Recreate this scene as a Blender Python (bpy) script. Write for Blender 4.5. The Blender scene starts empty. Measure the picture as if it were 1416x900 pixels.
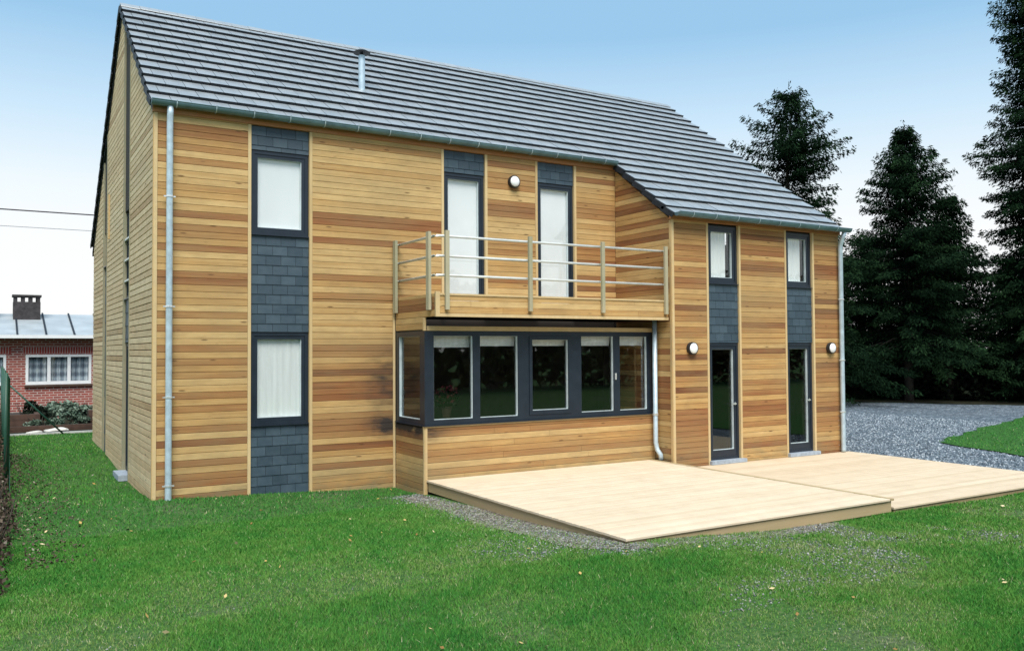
import bpy, math, random
import numpy as np
from mathutils import Vector, Matrix
R = math.radians
rnd = random.Random(7)
S = bpy.context.scene
COL = S.collection

# ------------------------------------------------------------------ camera
CAM = Vector((-2.052, -13.873, 2.268)); YAW, PITCH, ROLL, FPX = -0.543, 0.028, -0.006, 1187.948
def _basis():
    f = Vector((-math.sin(YAW), math.cos(YAW), 0)); r = Vector((math.cos(YAW), math.sin(YAW), 0)); u = Vector((0, 0, 1))
    f2 = f*math.cos(PITCH) + u*math.sin(PITCH); u2 = u*math.cos(PITCH) - f*math.sin(PITCH)
    return f2, r*math.cos(ROLL) + u2*math.sin(ROLL), u2*math.cos(ROLL) - r*math.sin(ROLL)
FW, RT, UP = _basis()
cd = bpy.data.cameras.new('camera'); cam = bpy.data.objects.new('camera', cd); COL.objects.link(cam)
cd.sensor_width = 36; cd.lens = FPX/1416*36; cd.clip_start = 0.05; cd.clip_end = 3000
m = Matrix((RT, UP, -FW)).transposed().to_4x4(); m.translation = CAM; cam.matrix_world = m
S.camera = cam
def px(p):                                             # size of a point's neighbourhood in photo pixels per metre
    return FPX/max(0.5, (Vector(p)-CAM).dot(FW))

# ------------------------------------------------------------------ world, sun, exposure
SUN_DIR = Vector((-0.26, -0.70, 1.10)).normalized()
w = bpy.data.worlds.new('World'); S.world = w; w.use_nodes = True
nt = w.node_tree; nt.nodes.clear()
N = nt.nodes.new; L = nt.links.new
out = N('ShaderNodeOutputWorld'); bg = N('ShaderNodeBackground'); L(bg.outputs[0], out.inputs[0])
sky = N('ShaderNodeTexSky'); sky.sky_type = 'NISHITA'; sky.sun_disc = False
sky.sun_elevation = math.asin(SUN_DIR.z); sky.sun_rotation = math.atan2(SUN_DIR.x, SUN_DIR.y)
sky.air_density = 1.0; sky.dust_density = 1.0; sky.ozone_density = 1.0
tc = N('ShaderNodeTexCoord'); sep = N('ShaderNodeSeparateXYZ'); L(tc.outputs['Generated'], sep.inputs[0])
rp = N('ShaderNodeValToRGB'); L(sep.outputs[2], rp.inputs[0])          # bright high haze that thins out upwards
SKY_STOPS = ((0.0, (1.0, 1.0, 1.0)), (0.12, (1.0, 1.0, 1.0)), (0.175, (0.90, 0.97, 1.0)), (0.25, (0.62, 0.82, 0.98)), (0.34, (0.335, 0.60, 0.86)), (1.0, (0.30, 0.54, 0.80)))
e = rp.color_ramp.elements
e[0].position, e[0].color = SKY_STOPS[0][0], (*SKY_STOPS[0][1], 1)
e[1].position, e[1].color = SKY_STOPS[-1][0], (*SKY_STOPS[-1][1], 1)
for p_, c_ in SKY_STOPS[1:-1]:
    k = e.new(p_); k.color = (*c_, 1)
SKY_K = 0.09; EXPOSURE = 1.12
hz = N('ShaderNodeVectorMath'); hz.operation = 'SCALE'; hz.inputs['Scale'].default_value = 1/SKY_K/2**EXPOSURE
L(rp.outputs[0], hz.inputs[0])
mx = N('ShaderNodeMix'); mx.data_type = 'RGBA'; mx.inputs[0].default_value = 0.93
L(sky.outputs[0], mx.inputs[6]); L(hz.outputs[0], mx.inputs[7]); L(mx.outputs[2], bg.inputs[0])
bg.inputs[1].default_value = SKY_K
sl = bpy.data.lights.new('sun', 'SUN'); so = bpy.data.objects.new('sun', sl); COL.objects.link(so)
sl.energy = 2.3; sl.angle = R(38); sl.color = (1.0, 0.95, 0.87)
so.rotation_euler = SUN_DIR.to_track_quat('Z', 'Y').to_euler(); so.location = (0, 0, 40)
S.view_settings.view_transform = 'Standard'; S.view_settings.look = 'None'
S.view_settings.gamma = 1; S.view_settings.use_curve_mapping = False; S.view_settings.exposure = EXPOSURE
S.render.engine = 'CYCLES'; S.cycles.max_bounces = 8; S.cycles.transparent_max_bounces = 16; S.cycles.use_denoising = True

# ------------------------------------------------------------------ material helpers
class Mat:
    def __init__(s, name, rough=0.6, base=(0.5,)*3, metal=0.0, spec=0.4):
        s.m = bpy.data.materials.new(name); s.m.use_nodes = True; s.t = s.m.node_tree
        s.b = s.t.nodes['Principled BSDF']; s.b.inputs['Roughness'].default_value = rough
        s.b.inputs['Base Color'].default_value = (*base, 1); s.b.inputs['Metallic'].default_value = metal
        s.b.inputs['Specular IOR Level'].default_value = spec
    def n(s, typ, **kw):
        x = s.t.nodes.new(typ)
        for k, v in kw.items(): setattr(x, k, v)
        return x
    def l(s, a, b): s.t.links.new(a, b)
    def pos(s, scale):
        g = s.n('ShaderNodeNewGeometry'); mp = s.n('ShaderNodeMapping'); mp.inputs['Scale'].default_value = scale
        s.l(g.outputs['Position'], mp.inputs['Vector']); return mp.outputs[0]
    def noise(s, scale, detail=4, sc=1.0, rough=0.55, dist=0.0):
        x = s.n('ShaderNodeTexNoise'); x.inputs['Scale'].default_value = sc; x.inputs['Detail'].default_value = detail
        x.inputs['Roughness'].default_value = rough; x.inputs['Distortion'].default_value = dist
        s.l(s.pos(scale), x.inputs['Vector']); return x.outputs['Fac']
    def ramp(s, fac, stops, interp='LINEAR'):
        x = s.n('ShaderNodeValToRGB'); x.color_ramp.interpolation = interp; e = x.color_ramp.elements
        e[0].position, e[0].color = stops[0][0], (*stops[0][1], 1); e[1].position, e[1].color = stops[-1][0], (*stops[-1][1], 1)
        for p_, c_ in stops[1:-1]:
            k = e.new(p_); k.color = (*c_, 1)
        s.l(fac, x.inputs[0]); return x.outputs[0]
    def math(s, op, a, b=None, clamp=False):
        x = s.n('ShaderNodeMath', operation=op, use_clamp=clamp)
        for i, v in enumerate((a, b)):
            if v is None: continue
            if isinstance(v, (int, float)): x.inputs[i].default_value = v
            else: s.l(v, x.inputs[i])
        return x.outputs[0]
    def mix(s, fac, a, b, blend='MIX'):
        x = s.n('ShaderNodeMix', data_type='RGBA', blend_type=blend)
        for i, v in ((0, fac), (6, a), (7, b)):
            if isinstance(v, (int, float)): x.inputs[i].default_value = v
            elif isinstance(v, tuple): x.inputs[i].default_value = (*v, 1)
            else: s.l(v, x.inputs[i])
        return x.outputs[2]
    def remap(s, v, a, b, c=0.0, d=1.0):
        x = s.n('ShaderNodeMapRange'); x.inputs[1].default_value = a; x.inputs[2].default_value = b
        x.inputs[3].default_value = c; x.inputs[4].default_value = d; s.l(v, x.inputs[0]); return x.outputs[0]
    def tone(s):                                        # one number per piece: object property or mesh attribute
        a = s.n('ShaderNodeAttribute', attribute_type='OBJECT', attribute_name='tone')
        b = s.n('ShaderNodeAttribute', attribute_type='GEOMETRY', attribute_name='tone')
        return s.math('ADD', a.outputs['Fac'], b.outputs['Fac'])
    def color(s, c): s.l(c, s.b.inputs['Base Color'])
    def bump(s, h, strength=0.3, dist=0.01):
        x = s.n('ShaderNodeBump'); x.inputs['Strength'].default_value = strength; x.inputs['Distance'].default_value = dist
        s.l(h, x.inputs['Height']); s.l(x.outputs[0], s.b.inputs['Normal'])
    def rough(s, v): s.l(v, s.b.inputs['Roughness'])

def wood(name, stops, grain=(1.3, 1.3, 55), knots=True, amp=0.5, rough=0.7, stain=False, weather=None):
    M_ = Mat(name, rough, spec=0.25)
    t = M_.tone()
    g1 = M_.noise(grain, 5, 1.0, 0.6, 0.6); g2 = M_.noise(tuple(k*0.32 for k in grain), 3)
    tt = M_.math('ADD', t, M_.math('MULTIPLY', M_.math('SUBTRACT', g1, 0.5), amp*1.15))
    tt = M_.math('ADD', tt, M_.math('MULTIPLY', M_.math('SUBTRACT', g2, 0.5), amp*1.0), clamp=True)
    c = M_.ramp(tt, stops)
    bl = M_.remap(M_.noise((2.6, 2.6, 8.0), 5, 1.0, 0.7), 0.42, 0.72, 0.0, 0.34)
    c = M_.mix(bl, c, (0.20, 0.115, 0.05) if knots else (0.42, 0.33, 0.22))
    if weather:
        f = M_.remap(M_.noise((0.35, 0.35, 1.1), 5, 1.0, 0.65), 0.42, 0.72, 0, weather[1])
        c = M_.mix(f, c, weather[0])
    if knots:
        v = M_.n('ShaderNodeTexVoronoi'); v.inputs['Scale'].default_value = 1.0; v.inputs['Randomness'].default_value = 1.0
        M_.l(M_.pos((2.1, 2.1, 9.6)), v.inputs['Vector'])
        k = M_.remap(v.outputs['Distance'], 0.07, 0.14, 1, 0)
        sel = M_.n('ShaderNodeSeparateColor'); M_.l(v.outputs['Color'], sel.inputs[0])
        k = M_.math('MULTIPLY', k, M_.math('GREATER_THAN', sel.outputs[0], 0.45))
        c = M_.mix(M_.math('MULTIPLY', k, 0.75), c, (0.09, 0.042, 0.018))
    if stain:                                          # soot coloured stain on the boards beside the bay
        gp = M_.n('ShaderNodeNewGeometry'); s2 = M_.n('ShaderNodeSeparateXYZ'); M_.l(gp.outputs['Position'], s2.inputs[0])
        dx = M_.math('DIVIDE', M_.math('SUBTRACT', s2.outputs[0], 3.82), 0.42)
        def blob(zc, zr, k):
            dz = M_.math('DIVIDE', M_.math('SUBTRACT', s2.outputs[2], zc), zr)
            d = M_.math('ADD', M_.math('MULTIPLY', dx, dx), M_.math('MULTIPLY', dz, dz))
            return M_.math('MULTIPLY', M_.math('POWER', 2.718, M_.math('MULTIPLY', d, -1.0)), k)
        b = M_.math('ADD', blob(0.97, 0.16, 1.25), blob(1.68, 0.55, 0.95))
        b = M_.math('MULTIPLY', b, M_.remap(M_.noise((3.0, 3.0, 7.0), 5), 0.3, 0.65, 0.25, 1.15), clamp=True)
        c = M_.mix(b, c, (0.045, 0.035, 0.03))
        sp = M_.math('MULTIPLY', M_.remap(s2.outputs[2], -0.05, 0.62, 0.75, 0.0), M_.remap(M_.noise((1.6, 1.6, 5.0), 5, 1.0, 0.65), 0.40, 0.66, 0.0, 1.0), clamp=True)
        c = M_.mix(sp, c, (0.20, 0.175, 0.10))          # mud splash and algae on the lowest boards
    M_.color(c); M_.bump(g1, 0.25, 0.004); return M_.m

PALE = (0.63, 0.435, 0.195); HONEY = (0.50, 0.295, 0.108); TAN = (0.37, 0.188, 0.068); RED = (0.275, 0.110, 0.042); DARK = (0.145, 0.058, 0.026)
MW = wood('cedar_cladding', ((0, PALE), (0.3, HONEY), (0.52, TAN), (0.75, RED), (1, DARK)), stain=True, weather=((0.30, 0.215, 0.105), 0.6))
MG = wood('weathered_cladding', ((0, (0.80, 0.63, 0.40)), (0.4, (0.70, 0.515, 0.305)), (0.7, (0.57, 0.39, 0.215)), (1, (0.40, 0.25, 0.125))), weather=((0.50, 0.43, 0.28), 0.45))
MT = wood('trim_timber', ((0, (0.64, 0.48, 0.255)), (0.5, (0.54, 0.375, 0.175)), (1, (0.40, 0.23, 0.10))), grain=(14, 14, 1.2), knots=False, amp=0.5)
MFB = wood('fascia_timber', ((0, (0.50, 0.24, 0.10)), (0.5, (0.42, 0.175, 0.07)), (1, (0.30, 0.11, 0.045))), knots=False)
MP = wood('treated_post', ((0, (0.44, 0.40, 0.27)), (0.5, (0.36, 0.33, 0.22)), (1, (0.26, 0.24, 0.16))), grain=(22, 22, 1.5), knots=False, weather=((0.24, 0.27, 0.17), 0.6))
MD = wood('deck_timber', ((0, (0.70, 0.585, 0.435)), (0.5, (0.645, 0.52, 0.37)), (1, (0.52, 0.40, 0.265))), grain=(0.9, 34, 4), knots=False, amp=0.6, rough=0.75)
MDE = wood('deck_edge_timber', ((0, (0.44, 0.34, 0.19)), (0.5, (0.36, 0.26, 0.14)), (1, (0.27, 0.19, 0.10))), grain=(1.5, 1.5, 40), knots=False)
def plain(name, base, rough=0.6, metal=0.0, spec=0.4, var=0.12, sc=6.0):
    M_ = Mat(name, rough, base, metal, spec)
    n = M_.noise((sc, sc, sc), 5)
    M_.color(M_.mix(M_.remap(n, 0.3, 0.7), tuple(k*(1-var) for k in base), tuple(min(1, k*(1+var)) for k in base)))
    M_.rough(M_.remap(n, 0.3, 0.7, rough*0.88, min(1, rough*1.1)))
    return M_.m
MF = plain('anthracite_paint', (0.013, 0.021, 0.033), 0.38, spec=0.5)
MBEAD = plain('aluminium_bead', (0.62, 0.70, 0.72), 0.35, 0.2)
MSILL = plain('bluestone_sill', (0.33, 0.38, 0.44), 0.6, var=0.2, sc=14)
MZP = plain('zinc_pipe', (0.52, 0.64, 0.72), 0.42, 0.35, var=0.14, sc=9)
MZG = plain('zinc_gutter', (0.13, 0.215, 0.24), 0.45, 0.35, var=0.2, sc=5)
MST = plain('stainless_steel', (0.78, 0.80, 0.80), 0.25, 0.55)
MRAIL = plain('galvanised_rail', (0.66, 0.67, 0.64), 0.4, 0.15)
MMEM = plain('dark_membrane', (0.035, 0.03, 0.026), 0.9)
MINT = plain('interior_plaster', (0.22, 0.20, 0.18), 0.9)
MBLK = plain('black_metal', (0.02, 0.02, 0.022), 0.5)
MWHITE = plain('opal_plastic', (0.85, 0.86, 0.86), 0.35, var=0.03)
MPAINT = plain('white_paint', (0.78, 0.79, 0.80), 0.5, var=0.04)
MCONC = plain('concrete', (0.50, 0.50, 0.47), 0.9, var=0.2, sc=12)
MSLEEP = plain('dark_sleeper', (0.075, 0.042, 0.030), 0.85, var=0.35, sc=5)
MGREEN = plain('green_coating', (0.02, 0.075, 0.05), 0.45)
MBARK = plain('bark', (0.060, 0.048, 0.038), 0.95, var=0.35, sc=8)
MLIMB = plain('dark_limb', (0.009, 0.008, 0.006), 0.95, var=.3, sc=8)
MSTONE = plain('pale_stone', (0.62, 0.60, 0.54), 0.85, var=0.2)
MROOM = plain('far_room', (0.05, 0.05, 0.055), 0.9)

def slate_mat():
    M_ = Mat('slate_cladding', 0.5, spec=0.5)
    o = M_.n('ShaderNodeObjectInfo')
    n = M_.noise((9, 9, 9), 6)
    v = M_.math('ADD', M_.math('MULTIPLY', o.outputs['Random'], 0.5), M_.math('MULTIPLY', n, 0.5))
    M_.color(M_.ramp(v, ((0.15, (0.026, 0.046, 0.064)), (0.5, (0.038, 0.063, 0.085)), (0.85, (0.056, 0.088, 0.112)))))
    M_.bump(M_.noise((14, 14, 22), 6), 0.35, 0.006); M_.rough(M_.remap(n, 0.3, 0.7, 0.42, 0.62)); return M_.m
MS = slate_mat()
def tile_mat():
    M_ = Mat('concrete_roof_tile', 0.45, spec=1.0)
    t = M_.tone(); n = M_.noise((5, 5, 5), 6); n2 = M_.noise((0.6, 0.6, 0.6), 3)
    v = M_.math('ADD', M_.math('MULTIPLY', t, 0.22), M_.math('ADD', M_.math('MULTIPLY', n, 0.55), M_.math('MULTIPLY', n2, 0.2)))
    M_.color(M_.ramp(v, ((0.2, (0.20, 0.228, 0.248)), (0.5, (0.27, 0.30, 0.32)), (0.85, (0.34, 0.365, 0.385)))))
    M_.rough(M_.remap(n, 0.3, 0.7, 0.30, 0.42)); M_.bump(M_.noise((60, 60, 60), 3), 0.15, 0.003); return M_.m
MTILE = tile_mat()
MVERGE_TAILSHADE = plain('verge_and_tail_shade', (0.016, 0.021, 0.028), 0.65, var=0.25)  # dark verge tiles; on tile tails, the shade between courses put into the colour
def glass(name, tint=0.96, f0=0.055):
    M_ = Mat(name); M_.t.nodes.remove(M_.b); o = M_.t.nodes['Material Output']
    tr = M_.n('ShaderNodeBsdfTransparent'); tr.inputs[0].default_value = (tint*.99, tint, tint, 1)
    gl = M_.n('ShaderNodeBsdfGlossy'); gl.inputs['Roughness'].default_value = 0.015; gl.inputs[0].default_value = (0.95, 1, 1, 1)
    lw = M_.n('ShaderNodeLayerWeight'); lw.inputs['Blend'].default_value = 0.5
    f = M_.math('ADD', M_.math('MULTIPLY', M_.math('POWER', lw.outputs['Facing'], 5.0), 0.9), f0, True)
    mx = M_.n('ShaderNodeMixShader'); M_.l(f, mx.inputs[0]); M_.l(tr.outputs[0], mx.inputs[1]); M_.l(gl.outputs[0], mx.inputs[2])
    M_.l(mx.outputs[0], o.inputs[0]); return M_.m
MGL = glass('window_glass')
def cloth(name, base, vscale=(18, 18, 1.2), trans=0.25):
    M_ = Mat(name, 0.9, base, spec=0.1)
    n = M_.noise(vscale, 4)
    M_.color(M_.mix(M_.remap(n, 0.3, 0.7), tuple(k*0.88 for k in base), base)); return M_.m
MBLIND = cloth('roller_blind', (0.90, 0.91, 0.92), (1.2, 1.2, 0.8))
MCURT = cloth('net_curtain', (0.86, 0.875, 0.86))
def plaid():
    M_ = Mat('plaid_curtain', 0.9, spec=0.1)
    a = M_.n('ShaderNodeTexWave', wave_type='BANDS', bands_direction='X'); a.inputs['Scale'].default_value = 1.0
    M_.l(M_.pos((1.6, 0.001, 0.001)), a.inputs[0])
    b = M_.n('ShaderNodeTexWave', wave_type='BANDS', bands_direction='Z'); b.inputs['Scale'].default_value = 1.0
    M_.l(M_.pos((0.001, 0.001, 1.2)), b.inputs[0])
    f = M_.math('MULTIPLY', M_.math('ADD', a.outputs['Fac'], b.outputs['Fac']), 0.5)
    M_.color(M_.ramp(f, ((0.15, (0.16, 0.19, 0.24)), (0.5, (0.34, 0.40, 0.46)), (0.85, (0.62, 0.67, 0.72))))); return M_.m
MPLAID = plaid()
def brick_mat():
    M_ = Mat('red_brick', 0.85, spec=0.2)
    g = M_.n('ShaderNodeNewGeometry'); s = M_.n('ShaderNodeSeparateXYZ'); M_.l(g.outputs['Position'], s.inputs[0])
    c = M_.n('ShaderNodeCombineXYZ'); M_.l(M_.math('ADD', s.outputs[0], s.outputs[1]), c.inputs[0]); M_.l(s.outputs[2], c.inputs[1])
    b = M_.n('ShaderNodeTexBrick'); M_.l(c.outputs[0], b.inputs['Vector']); b.inputs['Scale'].default_value = 1
    b.inputs['Brick Width'].default_value = 0.22; b.inputs['Row Height'].default_value = 0.075; b.inputs['Mortar Size'].default_value = 0.011
    b.inputs['Color1'].default_value = (0.33, 0.055, 0.040, 1); b.inputs['Color2'].default_value = (0.19, 0.035, 0.030, 1)
    b.inputs['Mortar'].default_value = (0.50, 0.44, 0.40, 1); b.inputs['Bias'].default_value = -0.1
    n = M_.noise((5, 5, 5), 4)
    M_.color(M_.mix(M_.remap(n, 0.35, 0.7, 0, 0.45), b.outputs['Color'], (0.33, 0.14, 0.11)))
    M_.bump(b.outputs['Fac'], -0.5, 0.01); return M_.m
MBRICK = brick_mat()
def leafmat(name, stops, rough=0.65, spec=0.1):
    M_ = Mat(name, rough, spec=spec)
    M_.color(M_.ramp(M_.tone(), stops)); return M_.m
MNEEDLE = leafmat('conifer_needles', ((0, (0.003, 0.007, 0.004)), (0.5, (0.006, 0.015, 0.008)), (1, (0.021, 0.047, 0.020))), 0.9, 0.0)
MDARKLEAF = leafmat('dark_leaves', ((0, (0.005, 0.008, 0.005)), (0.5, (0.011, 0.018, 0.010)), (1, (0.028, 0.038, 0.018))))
MBROWNLEAF = leafmat('brown_hedge_leaves', ((0, (0.028, 0.020, 0.016)), (0.5, (0.075, 0.052, 0.038)), (0.8, (0.14, 0.105, 0.075)), (1, (0.27, 0.23, 0.19))))
MSAGE = leafmat('sage_leaves', ((0, (0.06, 0.10, 0.07)), (0.5, (0.15, 0.21, 0.155)), (1, (0.34, 0.41, 0.34))))
MFLOWER = leafmat('red_petals', ((0, (0.05, 0.008, 0.014)), (1, (0.17, 0.03, 0.045))))
MGRASS = leafmat('grass_blades', ((0, (0.016, 0.105, 0.022)), (0.3, (0.040, 0.195, 0.030)), (0.55, (0.108, 0.262, 0.044)), (0.78, (0.19, 0.26, 0.072)), (1, (0.46, 0.42, 0.28))), 0.75)
MDEADLEAF = leafmat('fallen_leaf', ((0, (0.20, 0.10, 0.035)), (0.5, (0.48, 0.33, 0.11)), (1, (0.70, 0.58, 0.36))))
MPEBBLE = leafmat('pebbles', ((0, (0.075, 0.08, 0.085)), (0.5, (0.19, 0.20, 0.205)), (1, (0.48, 0.48, 0.45))), 0.8)

# ------------------------------------------------------------------ mesh builder
class MB:
    def __init__(s): s.v = []; s.f = []; s.mi = []; s.tn = []; s.fr = None
    def setframe(s, fr): s.fr = fr; return s
    def add(s, verts, faces, tone=None, mi=0):
        o = len(s.v)
        s.v += [tuple(s.fr(*p)) if s.fr else tuple(p) for p in verts]
        s.f += [tuple(i+o for i in f) for f in faces]; s.mi += [mi]*len(faces); s.tn += [tone if tone is not None else 0.0]*len(faces)
        return s
    def box(s, a0, a1, b0, b1, c0, c1, tone=None, mi=0):
        v = [(a, b, c) for a in (a0, a1) for b in (b0, b1) for c in (c0, c1)]
        return s.add(v, ((0,1,3,2),(4,6,7,5),(0,4,5,1),(2,3,7,6),(0,2,6,4),(1,5,7,3)), tone, mi)
    def ring(s, a0, a1, c0, c1, wl, wr, wb, wt, b0, b1, tone=None):   # rectangular frame in the a-c plane, b is depth
        v = []
        for b in (b0, b1):
            v += [(a0,b,c0),(a1,b,c0),(a1,b,c1),(a0,b,c1),(a0+wl,b,c0+wb),(a1-wr,b,c0+wb),(a1-wr,b,c1-wt),(a0+wl,b,c1-wt)]
        f = []
        for i in range(4):
            j = (i+1) % 4
            f += [(i,j,4+j,4+i),(8+i,12+i,12+j,8+j),(i,8+i,8+j,j),(4+i,4+j,12+j,12+i)]
        return s.add(v, f, tone)
    def tube(s, pts, r, n=10, cap=True, tone=None, r2=None):
        pts = [Vector(p) for p in pts]; v = []; f = []
        for i, p in enumerate(pts):
            d = ((pts[min(i+1, len(pts)-1)]-p).normalized() + (p-pts[max(i-1, 0)]).normalized()).normalized()
            a = d.orthogonal().normalized() if abs(d.z) < 0.9 else Vector((1,0,0)).cross(d).normalized(); b = d.cross(a)
            rr = r if r2 is None else r + (r2-r)*i/(len(pts)-1)
            v += [p + (a*math.cos(2*math.pi*k/n) + b*math.sin(2*math.pi*k/n))*rr for k in range(n)]
        for i in range(len(pts)-1):
            f += [(i*n+k, i*n+(k+1) % n, (i+1)*n+(k+1) % n, (i+1)*n+k) for k in range(n)]
        if cap: f += [tuple(range(n-1, -1, -1)), tuple(range((len(pts)-1)*n, len(pts)*n))]
        fr = s.fr; s.fr = None; s.add(v, f, tone); s.fr = fr; return s
    def lathe(s, prof, o, axis='z', n=20, tone=None):      # prof: (radius, height) along the axis from o
        v = []; f = []
        for r_, h in prof:
            for k in range(n):
                c_, s_ = r_*math.cos(2*math.pi*k/n), r_*math.sin(2*math.pi*k/n)
                v.append((o[0]+c_, o[1]+s_, o[2]+h) if axis == 'z' else (o[0]+c_, o[1]-h, o[2]+s_))
        for i in range(len(prof)-1):
            f += [(i*n+k, i*n+(k+1) % n, (i+1)*n+(k+1) % n, (i+1)*n+k) for k in range(n)]
        f += [tuple(range(n-1, -1, -1)), tuple(range((len(prof)-1)*n, len(prof)*n))]
        return s.add(v, f, tone)
    def mesh(s, name, mats, smooth=False, tones=False):
        me = bpy.data.meshes.new(name); me.from_pydata(s.v, [], s.f)
        for k in (mats if isinstance(mats, (list, tuple)) else [mats]): me.materials.append(k)
        if any(s.mi): me.polygons.foreach_set('material_index', s.mi)
        if tones:
            a = me.attributes.new('tone', 'FLOAT', 'FACE'); a.data.foreach_set('value', s.tn)
        if smooth: me.polygons.foreach_set('use_smooth', [True]*len(s.f))
        me.update()
        import bmesh
        if len(s.f) < 60000:
            b = bmesh.new(); b.from_mesh(me); bmesh.ops.recalc_face_normals(b, faces=b.faces); b.to_mesh(me); b.free()
        return me
    def build(s, name, mats, parent=None, smooth=False, tones=False, kind=None, **props):
        return link(name, s.mesh(name, mats, smooth, tones), parent, kind=kind, **props)
def link(name, me, parent=None, loc=(0,0,0), rot=(0,0,0), **props):
    o = bpy.data.objects.new(name, me); COL.objects.link(o); o.location = loc; o.rotation_euler = rot
    if parent: o.parent = parent
    for k, v in props.items():
        if v is not None: o[k] = v
    return o
def thing(name, label, cat, loc=(0,0,0), group=None):
    o = bpy.data.objects.new(name, None); COL.objects.link(o); o.location = loc; o['label'] = label; o['category'] = cat
    o.empty_display_size = 0.2
    if group: o['group'] = group
    return o
def tag(o, label, cat, group=None):
    o['label'] = label; o['category'] = cat
    if group: o['group'] = group
    return o
def structure(o): o['kind'] = 'structure'; return o

def raw_mesh(name, V, F, mats, tone=None, domain='FACE', smooth=False):   # big numpy meshes of triangles or quads
    me = bpy.data.meshes.new(name); nv, nf, k = len(V), len(F), F.shape[1]
    me.vertices.add(nv); me.vertices.foreach_set('co', np.ascontiguousarray(V, np.float32).ravel())
    me.loops.add(nf*k); me.loops.foreach_set('vertex_index', np.ascontiguousarray(F, np.int32).ravel())
    me.polygons.add(nf); me.polygons.foreach_set('loop_start', np.arange(0, nf*k, k, dtype=np.int32))
    try: me.polygons.foreach_set('loop_total', np.full(nf, k, np.int32))
    except Exception: pass
    me.materials.append(mats)
    if tone is not None:
        a = me.attributes.new('tone', 'FLOAT', domain); a.data.foreach_set('value', np.ascontiguousarray(tone, np.float32))
    if smooth: me.polygons.foreach_set('use_smooth', np.ones(nf, bool))
    me.update(calc_edges=True); return me

# value noise for scattering
_ng = np.random.default_rng(3).random((256, 256))
def vnoise(x, y, sc):
    x = np.asarray(x)*sc+500; y = np.asarray(y)*sc+500; i = np.floor(x).astype(int); j = np.floor(y).astype(int); u = x-i; v = y-j
    u = u*u*(3-2*u); v = v*v*(3-2*v); g = lambda a, b: _ng[a % 256, b % 256]
    return (g(i,j)*(1-u)+g(i+1,j)*u)*(1-v) + (g(i,j+1)*(1-u)+g(i+1,j+1)*u)*v

# ------------------------------------------------------------------ ground
def gz(x, y):
    x = np.asarray(x, float); y = np.asarray(y, float); E_ = np.exp
    h = -0.03 + 0.055*E_(-(x*x+y*y)/1.6) - 0.075*E_(-((x-3.9)**2+(y+0.3)**2)/1.6)
    h = h + 0.13*E_(-((x-3.9)**2/5+(y+6.7)**2/3))
    h = h - 0.04/(1+E_(-(x-10.5)*1.6))/(1+E_(np.clip((y+5.5)*2, -50, 50)))
    s = np.clip((y-0.5)/9, 0, 1); h = h + 0.19*s*s*(3-2*s)/(1+E_(np.clip((x-2)*2, -50, 50)))
    near = E_(-((x-3)**2+(y+8)**2)/200)
    h = h + near*0.05*(vnoise(x, y, 0.5)-0.5) + near*0.018*(vnoise(x, y, 1.9)-0.5)
    return h
def steps(lo, hi, a, b, fine):
    c = np.arange(a, b+1e-6, fine); l = a-np.geomspace(fine, a-lo, 26)[::-1]; r = b+np.geomspace(fine, hi-b, 26)
    return np.concatenate([l, c, r])
gx, gy = steps(-900, 1200, -5, 20, 0.2), steps(-900, 1500, -12, 14, 0.2)
X, Y = np.meshgrid(gx, gy, indexing='ij'); V = np.stack([X, Y, gz(X, Y)], -1).reshape(-1, 3); nY = len(gy)
I, J = np.meshgrid(np.arange(len(gx)-1), np.arange(nY-1), indexing='ij'); b0 = (I*nY+J).ravel()
def soil_mat():
    M_ = Mat('lawn_soil', 0.95, spec=0.1)
    n1 = M_.noise((0.55, 0.55, 0.55), 5, 1.0, 0.6); n2 = M_.noise((26, 26, 26), 4)
    c = M_.ramp(n2, ((0.3, (0.026, 0.065, 0.020)), (0.55, (0.055, 0.125, 0.034)), (0.75, (0.13, 0.15, 0.07))))
    c2 = M_.ramp(n2, ((0.3, (0.060, 0.058, 0.042)), (0.6, (0.15, 0.14, 0.10)), (0.8, (0.30, 0.28, 0.23))))
    M_.color(M_.mix(M_.remap(n1, 0.58, 0.74, 0, 0.85), c, c2)); M_.bump(n2, 0.6, 0.02); return M_.m
structure(link('lawn', raw_mesh('lawn', V, np.stack([b0, b0+nY, b0+nY+1, b0+1], -1), soil_mat(), smooth=True)))

def gravel_mat():
    M_ = Mat('blue_gravel', 0.8, spec=0.3)
    v = M_.n('ShaderNodeTexVoronoi'); v.inputs['Scale'].default_value = 1; M_.l(M_.pos((22, 22, 22)), v.inputs['Vector'])
    s_ = M_.n('ShaderNodeSeparateColor'); M_.l(v.outputs['Color'], s_.inputs[0])
    v2 = M_.n('ShaderNodeTexVoronoi'); v2.inputs['Scale'].default_value = 1; M_.l(M_.pos((9, 9, 9)), v2.inputs['Vector'])
    s2 = M_.n('ShaderNodeSeparateColor'); M_.l(v2.outputs['Color'], s2.inputs[0])
    f = M_.math('ADD', M_.math('MULTIPLY', s_.outputs[0], 0.6), M_.math('MULTIPLY', s2.outputs[0], 0.4))
    c = M_.ramp(f, ((0.15, (0.036, 0.052, 0.068)), (0.5, (0.092, 0.122, 0.150)), (0.75, (0.17, 0.212, 0.25)), (0.95, (0.45, 0.50, 0.54))))
    n = M_.noise((0.25, 0.25, 0.25), 4)
    c = M_.mix(M_.remap(n, 0.45, 0.75, 0, 0.35), c, (0.15, 0.165, 0.175))
    M_.color(c); M_.bump(v.outputs['Distance'], 0.9, 0.03); return M_.m
MGRAV = gravel_mat()
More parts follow.
